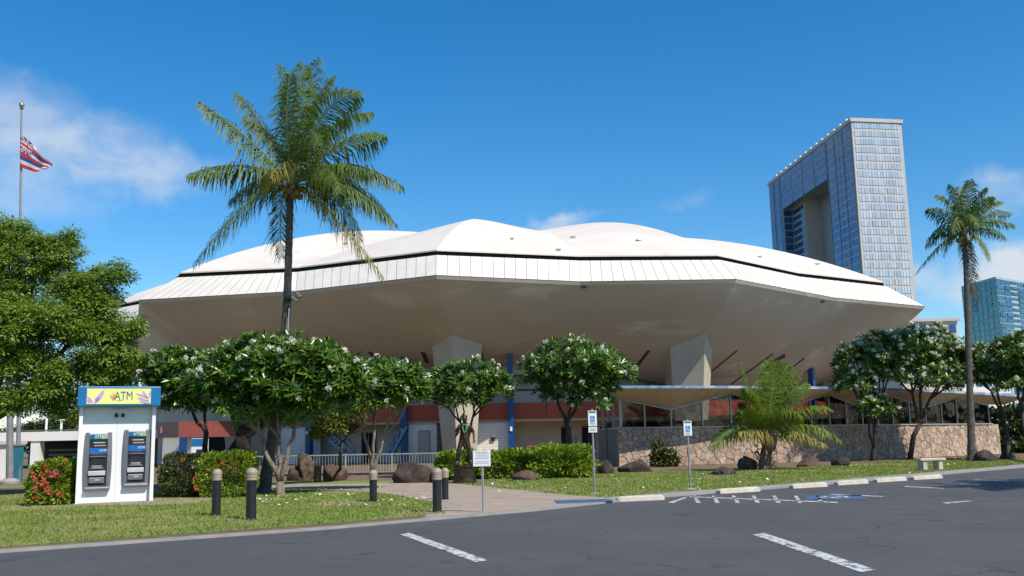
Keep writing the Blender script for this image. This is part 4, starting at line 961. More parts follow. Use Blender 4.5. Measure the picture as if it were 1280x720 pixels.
leafy('small_tree', 'small yellow green tree seen through gap behind forked plumeria', 38, gp(425, 598), [(425, 598), (426, 570), (428, 550)],
      [[(428, 552, 0), (415, 540, 0), (405, 530, 0)], [(428, 552, 0), (440, 538, 0), (445, 528, 0)]], [(418, 528, 26, 16, 0), (440, 520, 18, 12, 0), (400, 538, 14, 10, 0)], 330, m_yleaf, .14, per=12, sprig=.22, r0=.06)

# ------------------------------------------------------------------ coconut palms
def frond(parent, p0, p1, p2, L, m, n=64, hang=.6, w=.05, ribr=.035):
    pts = bez(p0, p1, p2, 14); fr = MB().tube(pts, [ribr*(1-.85*i/13) for i in range(14)], 5).build('frond', m_rachis, parent, smooth=True)
    p0, p1, p2 = map(np.array, (p0, p1, p2)); ts = np.linspace(.13, 1, n)[:, None]
    c = p0*(1-ts)**2+p1*2*ts*(1-ts)+p2*ts**2; T = nrm(2*(1-ts)*(p1-p0)+2*ts*(p2-p1)); Vs, Fs, vr = [], [], []; off = 0
    S_ = nrm(np.cross(T, np.array([0, 0, 1.])+RNG.normal(size=3)*.12))
    roll = RNG.uniform(-.5, .5); Nn = np.cross(S_, T)
    for sd_ in (-1, 1):
        side = S_*math.cos(roll)*sd_+Nn*math.sin(roll)*sd_
        ln = (L*np.clip(np.sin(PI*(ts*.80+.14)), .12, 1)**.7*RNG.uniform(.82, 1.1, (n, 1)))
        dr = nrm(side+T*(.45+.5*ts)+Nn*.22+np.array([0, 0, -hang*.7])+RNG.normal(size=(n, 3))*.16)
        dt = nrm(dr*.6+np.array([0, 0, -hang*1.7])+RNG.normal(size=(n, 3))*.2)
        mid = c+dr*ln*.48; tip = mid+dt*ln*.52; ww = nrm(np.cross(dr, side*.2+T))*0+T*w*.5
        q = np.stack([c-ww*.5, c+ww*.5, mid+ww, mid-ww, tip+ww*.12, tip-ww*.12], 1)
        Vs.append(q.reshape(-1, 3)); k = np.arange(n)[:, None]*6+off; Fs.append(np.concatenate([k+[0, 1, 2, 3], k+[3, 2, 4, 5]])); off += n*6
        v_ = np.clip(RNG.beta(1.3, 3, (n, 1))+np.zeros((n, 6))+np.array([0, 0, 0, 0, .25, .25]), 0, 1); vr.append(v_.ravel())
    npmesh('leaflets', np.concatenate(Vs), np.concatenate(Fs), m, fr, var=np.concatenate(vr))
    return fr
def palm(name, label, base, trunk_px, Y, fronds, r0, r1, L, group, nuts=6, flare=1.6, w=.05, n=64, lift=.3):
    t = empty(name, (base.x, base.y, 0), label, 'palm tree', group)
    tp = [at(x, y, Y) for x, y in trunk_px]; tp[0] = Vector((base.x, base.y, -.05)); sm = []; rad = []
    steps = []
    for i in range(len(tp)-1):
        k = 16
        for j in range(k): steps.append((i+j/k)/(len(tp)-1))
    steps.append(1.0)
    def cat(f):
        f = f*(len(tp)-1); i = min(int(f), len(tp)-2); u = f-i; P0, P1, P2, P3 = tp[max(i-1, 0)], tp[i], tp[i+1], tp[min(i+2, len(tp)-1)]
        return .5*((2*P1)+(P2-P0)*u+(2*P0-5*P1+4*P2-P3)*u*u+(3*P1-P0-3*P2+P3)*u**3)
    for j, f in enumerate(steps):
        r = r0+(r1-r0)*min(1, f*1.3); r *= 1+(flare-1)*math.exp(-f*22); r *= 1.05 if j % 2 else .97; sm.append(cat(f)); rad.append(r)
    MB().tube(sm, rad, 12).build('trunk', m_pbark, t, smooth=False)
    cr = tp[-1]
    for f in fronds:
        (cx, cy), (tx, ty), dy, lift, mm = f[:5]; hang = f[5] if len(f) > 5 else .6
        p0 = cr+Vector((random.uniform(-.08, .08), random.uniform(-.08, .08), random.uniform(-.05, .15))); p2 = at(tx, ty, Y+dy); p1 = at(cx, cy, Y+dy*.55)+Vector((random.uniform(-.15, .15), 0, lift+random.uniform(-.1, .1)))
        frond(t, p0, p1, p2, L, mm, hang=hang, w=w, n=n)
    b = MB(); b.lathe(cr-Vector((0, 0, .45)), [(r1*1.1, 0), (r1*1.5, .25), (r1*1.7, .5), (r1*1.1, .8), (.03, 1.1)], 10); b.build('crown_shaft', m_dead, t, smooth=True)
    for i in range(nuts):
        a = 2*PI*i/max(nuts, 1); c = cr+Vector((math.cos(a)*.28, math.sin(a)*.28-.05, -.25+random.uniform(-.12, .1))); bm = bmesh.new(); bmesh.ops.create_icosphere(bm, subdivisions=2, radius=.12)
        for v in bm.verts: v.co = v.co*(1+.12*v.co.z/.12)
        me = bpy.data.meshes.new('coconut'); bm.to_mesh(me); bm.free(); me.materials.append(m_coco); me.shade_smooth(); o = link('coconut', me, t); o.location = c-ORG[t.name]
    return t
f1, fy, fb, fd = m_frond, m_frondy, m_frondb, m_dead
# (control px), (tip px), depth offset, lift, material, hang
F1 = [((320, 175), (252, 128), -1.0, 0, f1, .9), ((330, 150), (300, 118), .8, 0, f1, .8), ((300, 190), (238, 218), -.6, 0, f1, 1.0), ((325, 222), (245, 328), -.9, 0, f1, .7), ((345, 230), (352, 322), .6, 0, f1, .7),
      ((405, 240), (478, 345), -.8, 0, fy, .65), ((345, 190), (338, 222), -2.0, 0, fy, .8), ((425, 205), (492, 278), -.4, 0, f1, .85), ((440, 180), (500, 232), .5, 0, f1, .9), ((430, 205), (485, 270), 1.4, 0, f1, .85), ((420, 165), (478, 168), -.5, 0, fb, .9),
      ((400, 145), (462, 140), .6, 0, f1, .8), ((395, 120), (448, 118), -.6, 0, fb, .75), ((378, 130), (415, 98), .4, 0, fb, .6), ((368, 140), (380, 82), -.4, 0, fb, .5), ((355, 140), (352, 84), .6, 0, f1, .5), ((385, 130), (398, 180), -2.4, 0, f1, .8),
      ((405, 175), (425, 240), -2.2, 0, f1, .9), ((330, 205), (290, 250), 1.6, 0, f1, .9), ((410, 215), (450, 300), 1.2, 0, f1, .8), ((350, 170), (310, 150), 2.0, 0, f1, .8), ((375, 120), (395, 76), 1.3, 0, f1, .5), ((400, 190), (462, 215), -1.8, 0, f1, .9), ((350, 165), (362, 95), -.8, 0, f1, .55)]
palm('coconut_palm', 'tall coconut palm rising in front of the arena roof at left', gp(329, 617), [(329, 617), (347, 500), (358, 390), (363, 250), (367, 232)], 31.25, F1, .18, .105, 1.25, 'tall coconut palms', nuts=7, n=84, w=.045)
F2 = [((1185, 285), (1146, 340), -.6, 0, f1, .62), ((1178, 272), (1158, 308), .6, 0, f1, .62), ((1185, 262), (1160, 262), -.3, 0, f1, .5), ((1192, 252), (1172, 244), .6, 0, f1, .5), ((1200, 248), (1188, 232), -.6, 0, f1, .6), ((1206, 245), (1212, 226), .3, 0, fb, .5), ((1214, 248), (1232, 236), -.4, 0, f1, .6),
      ((1226, 255), (1250, 252), .6, 0, f1, .5), ((1230, 266), (1267, 282), -.4, 0, f1, .5), ((1226, 275), (1256, 298), .9, 0, f1, .62), ((1222, 285), (1236, 325), -.6, 0, fb, .8), ((1230, 262), (1262, 268), 1.4, 0, f1, .5), ((1195, 270), (1180, 318), 1.2, 0, f1, .62), ((1210, 250), (1222, 282), -1.8, 0, f1, .5), ((1195, 255), (1190, 290), -1.8, 0, f1, .5), ((1204, 250), (1200, 234), 1.5, 0, f1, .6), ((1219, 250), (1240, 246), -1.4, 0, fb, .7), ((1210, 300), (1219, 372), .2, 0, fd, .5), ((1212, 310), (1221, 388), -.1, 0, fd, .4)]
palm('coconut_palm', 'tall coconut palm on the right, between the two glass towers', gp(1215, 577), [(1215, 577), (1211, 450), (1208, 345), (1205, 302), (1204, 294)], 47.08, F2, .17, .105, .85, 'tall coconut palms', nuts=5, w=.055, n=54, lift=.05)
F3 = [((920, 515), (890, 560), -.6, 0, fb, .55), ((1000, 515), (1048, 550), -.4, 0, fb, .55), ((940, 500), (924, 456), .3, 0, fb, .55), ((965, 480), (985, 456), .2, 0, fb, .55), ((975, 490), (1008, 480), -.3, 0, fb, .4), ((985, 505), (1035, 512), .4, 0, fb, .5), ((945, 500), (920, 520), .7, 0, fb, .5), ((962, 485), (960, 452), .5, 0, fb, .5),
      ((948, 530), (924, 540), -1.1, 0, fy, .6), ((985, 530), (1030, 556), -1.0, 0, fy, .5), ((950, 515), (935, 510), -1.4, 0, fb, .4), ((978, 490), (997, 468), .8, 0, fb, .6), ((948, 495), (932, 486), -.9, 0, fb, .7), ((975, 500), (1000, 520), -1.2, 0, fb, .7), ((962, 478), (968, 452), -.5, 0, fb, .5)]
palm('young_palm', 'short young coconut palm with bright fronds on the lawn', gp(956, 588), [(956, 588), (957, 572), (959, 560), (961, 550)], 41.59, F3, .27, .22, 1.0, None, nuts=0, flare=1.15, w=.055, n=64, lift=.12)
# shaggy leaf bases on the young palm
b = MB(); gpb = gp(956, 588)
for i in range(60):
    a = random.uniform(0, 2*PI); z = random.uniform(.15, 1.2); p = Vector((gpb.x+.08+math.cos(a)*.3, gpb.y+math.sin(a)*.3, z)); b.beam(p, p+Vector((math.cos(a)*.18, math.sin(a)*.18, random.uniform(-.25, .3))), .05, .02)
yp = [o for o in bpy.data.objects if o.name.startswith('young_palm')][0]; b.build('leaf_bases', m_dead, yp)['kind'] = 'stuff'
# off-frame palm to the right whose fronds shade the asphalt
cb = Vector((20.8, 21.6, 0)); cp = empty('coconut_palm', cb, 'tall coconut palm standing outside the frame to the right', 'palm tree', 'tall coconut palms')
MB().tube([cb-Vector((0, 0, .2)), cb+Vector((.2, 0, 5)), cb+Vector((.3, .1, 10))], [.24, .17, .14], 10).build('trunk', m_pbark, cp)
for i in range(20):
    a = i*2.4; e = random.uniform(-.2, .9); p0 = cb+Vector((.3, .1, 10)); frond(cp, p0, p0+Vector((math.cos(a)*1.9, math.sin(a)*1.9, .4+e*1.6)), p0+Vector((math.cos(a)*3.6, math.sin(a)*3.6, -1.6+e*2.6)), 1.0, m_frond, w=.06)
# floodlights strapped to the left palm
c = at(360, 372, 31.0); fl = empty('floodlight', tuple(c), 'pair of tan floodlights strapped to the tall left palm trunk', 'floodlight')
for (x, y, k) in ((368, 375, 1), (372, 370, 1)):
    p = at(x, y, 30.95); MB().tube([p+Vector((-.08, 0, .1)), p+Vector((.1, -.05, -.06))], [.055, .075], 10).build('lamp_head', m_bolt, fl)
MB().tube([c+Vector((.12, -.05, -.02)), c+Vector((.3, -.03, .0))], .02, 6).build('bracket', m_grey, fl); MB().lathe(c-Vector((.03, -.2, .05)), [(.17, 0), (.17, .1)], 12).build('strap', m_bol, fl)
p, q = at(361.5, 385, 30.97), at(358, 440, 30.97); MB().tube([p, q], .02, 6).build('conduit', m_alu, fl)

# ------------------------------------------------------------------ ATM kiosk
K0 = Vector((-11.22, 27.35, 0)); kr = math.radians(24)
kio = empty('atm_kiosk', K0, 'white two machine cash kiosk with blue and yellow header sign', 'kiosk'); kio.rotation_euler.z = 0
Rk = Matrix.Rotation(kr, 3, 'Z')
def kp(x, y, z): return K0+Rk@Vector((x, y, z))
def kbox(name, m, c, d, parent=kio, bevel=0, tp=1.0):
    return MB().box(kp(*c), d, kr, 0, tp).build(name, m, parent, bevel=bevel)
kw = 1.0
kbox('body', m_kwhite, (0, .75, 1.35), (2*kw, 1.5, 2.7), bevel=.02)
for sx in (-1, 1): kbox('side_fin', m_kwhite, (sx*(kw-.05), -.09, 1.35), (.10, .18, 2.7), bevel=.01)
kbox('panel_seam', m_joint, (0, -.001, 1.35), (.006, .006, 2.7))
kbox('plinth', m_curb, (0, .7, .03), (2*kw+.1, 1.9, .06))
hd = kbox('header', m_kblue, (.02, .55, 2.97), (2*kw+.16, 1.9, .56), bevel=.03)
fy0 = -.405
face = kbox('sign_face', m_yel, (0, fy0-.002, 2.97), (1.66, .02, .43), hd)
def flat(poly, m, name, y=fy0-.016, parent=face):
    n = len(poly); b = MB(); b.prism([kp(x*(.85 if parent is face else 1), y, z) for x, z in poly], Rk@Vector((0, -.004, 0))); b.build(name, m, parent)
def petal(x0, z0, x1, z1, w):
    d = Vector((x1-x0, z1-z0)); nn = Vector((-d.y, d.x)).normalized()*w; m_ = Vector((x0, z0))+d*.45
    return [(x0, z0), (m_.x-nn.x*.9, m_.y-nn.y*.9), (x0+d.x*.75-nn.x*.6, z0+d.y*.75-nn.y*.6), (x1, z1), (x0+d.x*.75+nn.x*.6, z0+d.y*.75+nn.y*.6), (m_.x+nn.x*.9, m_.y+nn.y*.9)]
for q in ((-.97, 2.98, -.78, 2.78, .05), (-.96, 2.88, -.88, 2.77, .03), (-.74, 2.77, -.62, 2.98, .07), (-.70, 2.77, -.45, 3.17, .07), (.96, 3.15, .93, 2.90, .035), (.97, 2.78, .62, 2.84, .05), (.93, 2.92, .50, 3.05, .035), (.95, 2.84, .55, 2.93, .035), (.90, 2.88, .70, 3.14, .04)): flat(petal(*q), m_purp, 'leaf_motif')
for q in ((-.14, 2.88, -.27, 3.03, .018), (-.13, 2.89, -.20, 3.08, .018), (-.12, 2.90, -.13, 3.10, .018), (-.14, 2.87, -.29, 2.96, .014), (-.10, 2.85, .12, 2.86, .008)): flat(petal(*q), m_orange, 'flower_motif')
flat(petal(-.22, 2.82, -.03, 2.98, .012), m_teal, 'stem_motif')
def text(s, size, m, name, org, parent, rz=0, ext=.002, sx=1.0, tilt=0):
    cu = bpy.data.curves.new(name, 'FONT'); cu.body = s; cu.size = size; cu.extrude = ext; cu.align_x = 'CENTER'; cu.align_y = 'CENTER'
    ob = bpy.data.objects.new(name, cu); COL.objects.link(ob); bpy.context.view_layer.update()
    me = bpy.data.meshes.new_from_object(ob.evaluated_get(bpy.context.evaluated_depsgraph_get())); bpy.data.objects.remove(ob)
    X = Matrix.Translation(Vector(org)-ORG[parent.name])@Matrix.Rotation(rz, 4, 'Z')@Matrix.Rotation(PI/2+tilt, 4, 'X')@Matrix.Diagonal((sx, 1, 1, 1)); me.transform(X); me.materials.clear(); me.materials.append(m)
    return link(name, me, parent)
text('ATM', .33, m_teal, 'lettering', kp(.12, fy0-.018, 2.975), face, kr, .003, .72)
for sx in (-.07, .10):
    b = MB(); b.tube([kp(sx+.03, -.02, 2.48), kp(sx+.03, -.12, 2.44)], .05, 12); b.build('camera', m_ablack, kio); 
kbox('camera_plate', m_kwhite, (.04, -.02, 2.55), (.42, .06, .14))
def machine(cx, cz, label):
    m_ = kbox('cash_machine', m_agrey, (cx, -.03, cz), (.62, .12, 1.5), bevel=.03)
    for sx in (-1, 1):
        b = MB(); vs = []; k = 10
        for i in range(k+1):
            t = i/k; z = cz-.78+1.56*t; bul = math.sin(PI*t)
            vs += [kp(cx+sx*(.235), -.02, z), kp(cx+sx*.235, -.12-.03*bul, z), kp(cx+sx*(.325+.022*bul), -.10-.02*bul, z), kp(cx+sx*(.34+.022*bul), -.02, z)]
        fs = [(i*4+j, i*4+(j+1) % 4, (i+1)*4+(j+1) % 4, (i+1)*4+j) for i in range(k) for j in range(4)]+[(0, 1, 2, 3), (4*k, 4*k+1, 4*k+2, 4*k+3)]
        b.add(vs, fs); b.build('side_rail', m_agrey, m_)
    kbox('base_lip', m_agrey, (cx, -.09, cz-.76), (.66, .15, .10), m_, bevel=.03)
    f = -.095
    kbox('front_panel', m_ablack, (cx, f, cz+.02), (.47, .02, 1.38), m_)
    h = kbox('header_plate', m_teal, (cx, f-.02, cz+.66), (.47, .03, .13), m_)
    flat([(cx+.06, cz+.60), (cx+.23, cz+.60), (cx+.23, cz+.72), (cx+.12, cz+.72)], mat('header_green', (.35, .45, .25), rough=.5), 'header_patch', f-.037, h)
    flat([(cx-.21, cz+.61), (cx-.12, cz+.61), (cx-.09, cz+.66), (cx-.12, cz+.71), (cx-.21, cz+.71)], m_ablue, 'header_mark', f-.037, h)
    text('ATM', .12, m_sign, 'lettering', kp(cx+.0, f-.042, cz+.66), h, kr, .001, .9)
    kbox('card_slot', m_alight, (cx+.02, f-.02, cz+.50), (.30, .03, .03), m_); kbox('light_strip', m_bolt, (cx+.04, f-.02, cz+.42), (.30, .03, .04), m_)
    s = kbox('blue_panel', m_ablue, (cx, f-.015, cz+.27), (.45, .02, .17), m_); text('ATM', .09, m_sign, 'lettering', kp(cx+.12, f-.028, cz+.28), s, kr, .001)
    kbox('caption_strip', m_brown, (cx-.03, f-.015, cz+.165), (.28, .02, .02), m_)
    kbox('screen', m_ablack, (cx-.02, f-.03, cz-.02), (.30, .04, .22), m_, bevel=.01); kbox('screen_hood', m_agrey, (cx, f-.05, cz+.12), (.40, .08, .03), m_)
    kbox('keypad', m_agrey, (cx-.02, f-.06, cz-.20), (.34, .10, .04), m_)
    b = MB()
    for i in range(4):
        for j in range(3): b.box(kp(cx-.10+i*.055, f-.085, cz-.175+j*.0+.008*j), (.035, .02, .012), kr)
    b.build('keys', m_alight, m_)
    kbox('slot_row', m_alight, (cx-.02, f-.03, cz-.13), (.28, .03, .03), m_); kbox('shelf', m_alight, (cx-.02, f-.05, cz-.335), (.44, .12, .13), m_, bevel=.015)
    kbox('tray', m_agrey, (cx-.02, f-.035, cz-.53), (.40, .07, .16), m_, bevel=.02); kbox('tray_slot', m_alight, (cx, f-.075, cz-.52), (.13, .02, .035), m_)
    if label: m_['label'] = label
machine(-.47, 1.20, 'left cash machine'); machine(.53, 1.26, 'right cash machine')

# ------------------------------------------------------------------ bollards
def bollard(px, py, h, label, r=.098, proto=[None]):
    g = gp(px, py); t = empty('bollard', (g.x, g.y, 0), label, 'bollard', 'black bollards with beige tops')
    MB().lathe((g.x, g.y, 0), [(r*1.12, 0), (r*1.12, .03), (r, .04), (r, h-.26)], 20).build('post', m_bol, t, smooth=False)
    cp_ = MB().lathe((g.x, g.y, 0), [(r*1.02, h-.26), (r*1.12, h-.25), (r*1.12, h-.21), (r*1.02, h-.20), (r*1.12, h-.19), (r*1.12, h-.15), (r*1.02, h-.14), (r*1.14, h-.13), (r*1.14, h-.08), (r*.9, h-.03), (r*.5, h)], 20).build('cap', m_bolt, t, smooth=False)
    return t
bollard(270, 645, 1.04, 'black bollard in front of the hedge, leftmost of the five')
bollard(313.5, 650, 1.08, 'black bollard by the hedge end, second from the left', r=.108)
bollard(466.5, 628, .84, 'black bollard standing alone in front of many stemmed plumeria')
bollard(546.5, 641, .97, 'nearer black bollard of the pair left of the white sign', r=.10)
bollard(556.5, 625, .84, 'farther black bollard of the pair left of the white sign', r=.09)

# ------------------------------------------------------------------ signs
def wheelchair(t, plate, cx, cz, y, s):
    b = MB()
    def ring(x, z, r0_, r1_, a0, a1, k=10):
        for i in range(k):
            a, c_ = a0+(a1-a0)*i/k, a0+(a1-a0)*(i+1)/k
            b.prism([(x+r0_*math.cos(a), y, z+r0_*math.sin(a)), (x+r1_*math.cos(a), y, z+r1_*math.sin(a)), (x+r1_*math.cos(c_), y, z+r1_*math.sin(c_)), (x+r0_*math.cos(c_), y, z+r0_*math.sin(c_))], (0, -.002, 0))
    ring(cx-.02*s, cz-.10*s, .17*s, .23*s, 1.9, 6.1); ring(cx-.05*s, cz+.28*s, 0.001, .06*s, 0, 2*PI, 8)
    for p, q, w in (((-.05, .20), (-.03, -.03), .07), ((-.03, -.03), (.14, -.04), .065), ((.14, -.04), (.22, -.26), .065), ((.22, -.26), (.29, -.24), .05), ((-.04, .10), (.12, .09), .05)):
        b.beam((cx+p[0]*s, y-.001, cz+p[1]*s), (cx+q[0]*s, y-.001, cz+q[1]*s), .002, w*s) if False else b.prism(quadline(cx, cz, p, q, w, s, y), (0, -.002, 0))
    b.build('wheelchair_symbol', m_sign, plate)
def quadline(cx, cz, p, q, w, s, y):
    d = Vector((q[0]-p[0], q[1]-p[1])).normalized(); nn = Vector((-d.y, d.x))*w/2
    return [(cx+(a[0]+n_.x)*s, y, cz+(a[1]+n_.y)*s) for a, n_ in ((p, nn), (q, nn), (q, -nn), (p, -nn))]
def park_sign(px, py, H, label, second):
    g = gp(px, py); t = empty('parking_sign', (g.x, g.y, 0), label, 'sign', 'wheelchair parking signs at the kerb')
    MB().lathe((g.x, g.y, 0), [(.22, 0), (.2, .03), (.06, .05)], 12).build('footing', m_conc, t); MB().tube([(g.x, g.y, 0), (g.x, g.y, H+.05)], .032, 8).build('post', m_grey, t)
    w, h = .24, .43; zc = H-h/2; p = MB().box((g.x, g.y-.045, zc), (w, .012, h)).build('plate', m_sign, t, bevel=.004)
    MB().box((g.x, g.y-.053, zc+.175), (w*.8, .004, .05)).build('green_heading', m_green, p); MB().box((g.x, g.y-.054, zc-.02), (.125, .004, .17)).build('blue_square', m_sblue, p)
    wheelchair(t, p, g.x, zc-.02, g.y-.058, .22)
    b = MB()
    for k in range(2): b.box((g.x, g.y-.053, zc-.14-.04*k), (w*(.6-.1*k), .003, .012))
    b.build('caption', m_green, p)
    if second:
        p2 = MB().box((g.x, g.y-.045, zc-h/2-.10), (w, .012, .15)).build('lower_plate', m_sign, t, bevel=.004); b = MB()
        for k in range(2): b.box((g.x, g.y-.053, zc-h/2-.075-.045*k), (w*.7, .003, .014))
        b.build('caption', m_green, p2)
park_sign(743.5, 618, 2.30, 'wheelchair parking sign with extra lower plate, the nearer left one', True)
park_sign(863, 612, 1.98, 'wheelchair parking sign with single plate, right of the other', False)
g = gp(604, 641); isn = empty('notice_sign', (g.x, g.y, 0), 'white notice board with small grey text on metal post', 'sign')
MB().box((g.x, g.y, .55), (.05, .03, 1.1)).build('post', m_alu, isn); MB().box((g.x, g.y-.02, .55), (.012, .012, 1.1)).build('post_groove', m_grey, isn)
pl = MB().box((g.x-.012, g.y-.035, 1.165), (.385, .012, .345)).build('plate', m_sign, isn, bevel=.004); b = MB()
for k in range(8):
    z = 1.165+.135-.034*k; x = -.15+random.uniform(0, .03) if k else -.13; e = .15 if k else .13
    if k == 5: continue
    while x < e:
        l = random.uniform(.012, .045); l = min(l, e-x); b.box((g.x-.012+x+l/2, g.y-.043, z), (l, .003, .013 if k == 0 else .007)); x += l+.010
b.build('text_lines', m_ink, pl)

# ------------------------------------------------------------------ bench
g = gp(1166, 588); bn = empty('bench', (g.x, g.y, 0), 'pale concrete bench on the lawn in front of the stone wall', 'bench')
bd = math.radians(12); Rb = Matrix.Rotation(bd, 3, 'Z')
MB().box((g.x, g.y+.2, .42), (1.12, .48, .10), bd).build('seat', m_stop, bn, bevel=.025)
for sx in (-.34, .34): p = Vector((g.x, g.y+.2, 0))+Rb@Vector((sx, 0, .18)); MB().box(p, (.18, .38, .37), bd).build('leg', m_stop, bn, bevel=.015)

# ------------------------------------------------------------------ bronze statue on its pedestal
g = gp(580.5, 604.5); sx0, sy0 = g.x, g.y+.35
ped = empty('pedestal', (sx0, sy0, 0), 'round dark bronze drum pedestal under the standing statue', 'pedestal')
MB().lathe((sx0, sy0, 0), [(.46, 0), (.46, .06), (.41, .09), (.395, .20), (.395, .52), (.41, .55), (.43, .58), (.43, .64)], 28).build('drum', m_bronze, ped)
MB().box((sx0, sy0-.40, .35), (.26, .03, .2)).build('plaque', m_bronze, ped)
st = empty('statue', (sx0, sy0, .64), 'bronze statue of a standing figure in wide trousers wearing green lei', 'statue')
k = 1.02
J = {'pel': (0, 0, .93), 'wst': (0.01, .01, 1.08), 'chs': (.03, 0, 1.30), 'nck': (.03, -.01, 1.47), 'hd0': (.02, -.03, 1.56), 'hd1': (.015, -.04, 1.66), 'hd2': (.015, -.02, 1.74),
     'shL': (.20, 0, 1.40), 'elL': (.34, .02, 1.14), 'wrL': (.36, -.12, .93), 'haL': (.35, -.17, .85), 'shR': (-.14, 0, 1.41), 'elR': (-.30, -.10, 1.20), 'wrR': (-.14, -.27, 1.30), 'haR': (-.08, -.30, 1.36),
     'hiL': (.10, 0, .88), 'knL': (.17, -.02, .50), 'anL': (.21, .04, .10), 'toL': (.25, -.14, .04), 'hiR': (-.10, 0, .88), 'knR': (-.20, -.10, .50), 'anR': (-.27, -.02, .10), 'toR': (-.31, -.20, .04)}
rad = {'pel': .145, 'wst': .145, 'chs': .20, 'nck': .055, 'hd0': .085, 'hd1': .095, 'hd2': .07, 'shL': .085, 'elL': .055, 'wrL': .045, 'haL': .035, 'shR': .085, 'elR': .055, 'wrR': .045, 'haR': .035, 'hiL': .13, 'knL': .105, 'anL': .12, 'toL': .04, 'hiR': .13, 'knR': .105, 'anR': .12, 'toR': .04}
Ed = [('pel', 'wst'), ('wst', 'chs'), ('chs', 'nck'), ('nck', 'hd0'), ('hd0', 'hd1'), ('hd1', 'hd2'), ('chs', 'shL'), ('shL', 'elL'), ('elL', 'wrL'), ('wrL', 'haL'), ('chs', 'shR'), ('shR', 'elR'), ('elR', 'wrR'), ('wrR', 'haR'), ('pel', 'hiL'), ('hiL', 'knL'), ('knL', 'anL'), ('anL', 'toL'), ('pel', 'hiR'), ('hiR', 'knR'), ('knR', 'anR'), ('anR', 'toR')]
names = list(J)
def skin(name, V, E, R, m, parent, sub=2):
    me = bpy.data.meshes.new(name); me.from_pydata(V, E, []); o = link(name, me, parent); me.materials.append(m)
    md = o.modifiers.new('skin', 'SKIN'); md.use_smooth_shade = True
    for i, r in enumerate(R): me.skin_vertices[0].data[i].radius = (r, r*.85 if r > .1 else r); me.skin_vertices[0].data[i].use_root = (i == 0)
    s_ = o.modifiers.new('sub', 'SUBSURF'); s_.levels = s_.render_levels = sub; return o
for o in [skin('body', [tuple(x*k for x in J[n_]) for n_ in names], [(names.index(a), names.index(b_)) for a, b_ in Ed], [rad[n_]*k for n_ in names], m_bronze, st)]: pass
# hands: five fingers each
for (hx, hy, hz, dx, dy, dz) in ((.35, -.17, .85, .0, -.35, -1), (-.08, -.30, 1.36, .3, -.4, .9)):
    d = Vector((dx, dy, dz)).normalized(); s_ = d.cross(Vector((0, 1, 0))).normalized(); c = Vector((hx, hy, hz))
    for i in range(4):
        a = c+s_*(i-1.5)*.022; l = (.075, .085, .08, .065)[i]; skin('finger', [tuple(a*k), tuple((a+d*l*.5)*k), tuple((a+d*l+Vector((0, -.02, -.01)))*k)], [(0, 1), (1, 2)], [.011, .010, .008], m_bronze, st, 1)
    a = c+s_*.04; skin('thumb', [tuple(a*k), tuple((a+s_*.03+d*.03)*k), tuple((a+s_*.03+d*.065)*k)], [(0, 1), (1, 2)], [.012, .011, .009], m_bronze, st, 1)
# face, hair, belt, cape fringe, microphone, lei
def ell(name, c, r, m, parent, o0):
    bm = bmesh.new(); bmesh.ops.create_icosphere(bm, subdivisions=3, radius=1)
    for v in bm.verts: v.co = Vector((v.co.x*r[0]+c[0], v.co.y*r[1]+c[1], v.co.z*r[2]+c[2]))
    me = bpy.data.meshes.new(name); bm.to_mesh(me); bm.free(); me.materials.append(m); me.shade_smooth(); return link(name, me, parent)
ell('hair', (.015*k, .01, 1.72*k), (.105, .11, .085), m_bronze, st, 0); ell('nose', (.015*k, -.135, 1.63*k), (.014, .02, .025), m_bronze, st, 0)
for s_ in (-1, 1): ell('ear', (.015+s_*.092, -.02, 1.64*k), (.012, .022, .035), m_bronze, st, 0); ell('eye', (.015+s_*.035, -.118, 1.665*k), (.014, .012, .008), m_ablack, st, 0); ell('shoe', (.25*s_+(-.04 if s_ < 0 else 0), -.10+(-.07 if s_ < 0 else 0), .045), (.065, .15, .05), m_bronze, st, 0)
ell('mouth', (.015, -.12, 1.595*k), (.028, .012, .007), m_ablack, st, 0)
w0 = ORG[st.name]
MB().lathe(w0+Vector((0, 0, .98)), [(.165, 0), (.17, .03), (.165, .07)], 20).build('belt', m_bronze, st)
MB().tube([w0+Vector((-.08, -.33, 1.36)), w0+Vector((-.03, -.30, 1.52))], [.018, .028], 10).build('microphone', m_bronze, st)
b = MB()
for i in range(14):
    a = w0+Vector((-.16-.16*i/14, -.02-.08*i/14, 1.36-.2*i/14)); b.beam(a, a+Vector((-.03, .02, -.2)), .012)
b.build('sleeve_fringe', m_bronze, st)
ng = MB().tube([w0+Vector((.02+(.065+.03*math.cos(a))*math.sin(a), -.09-.14*math.sin(a/2), 1.32+.15*math.cos(a))) for a in [2*PI*i/18 for i in range(19)]], .026, 7).build('lei', m_lei, st, smooth=True)
ng.parent = None; ng.location = ORG[st.name]; tag(ng, 'bright green lei hanging round the neck of the bronze statue', 'lei')

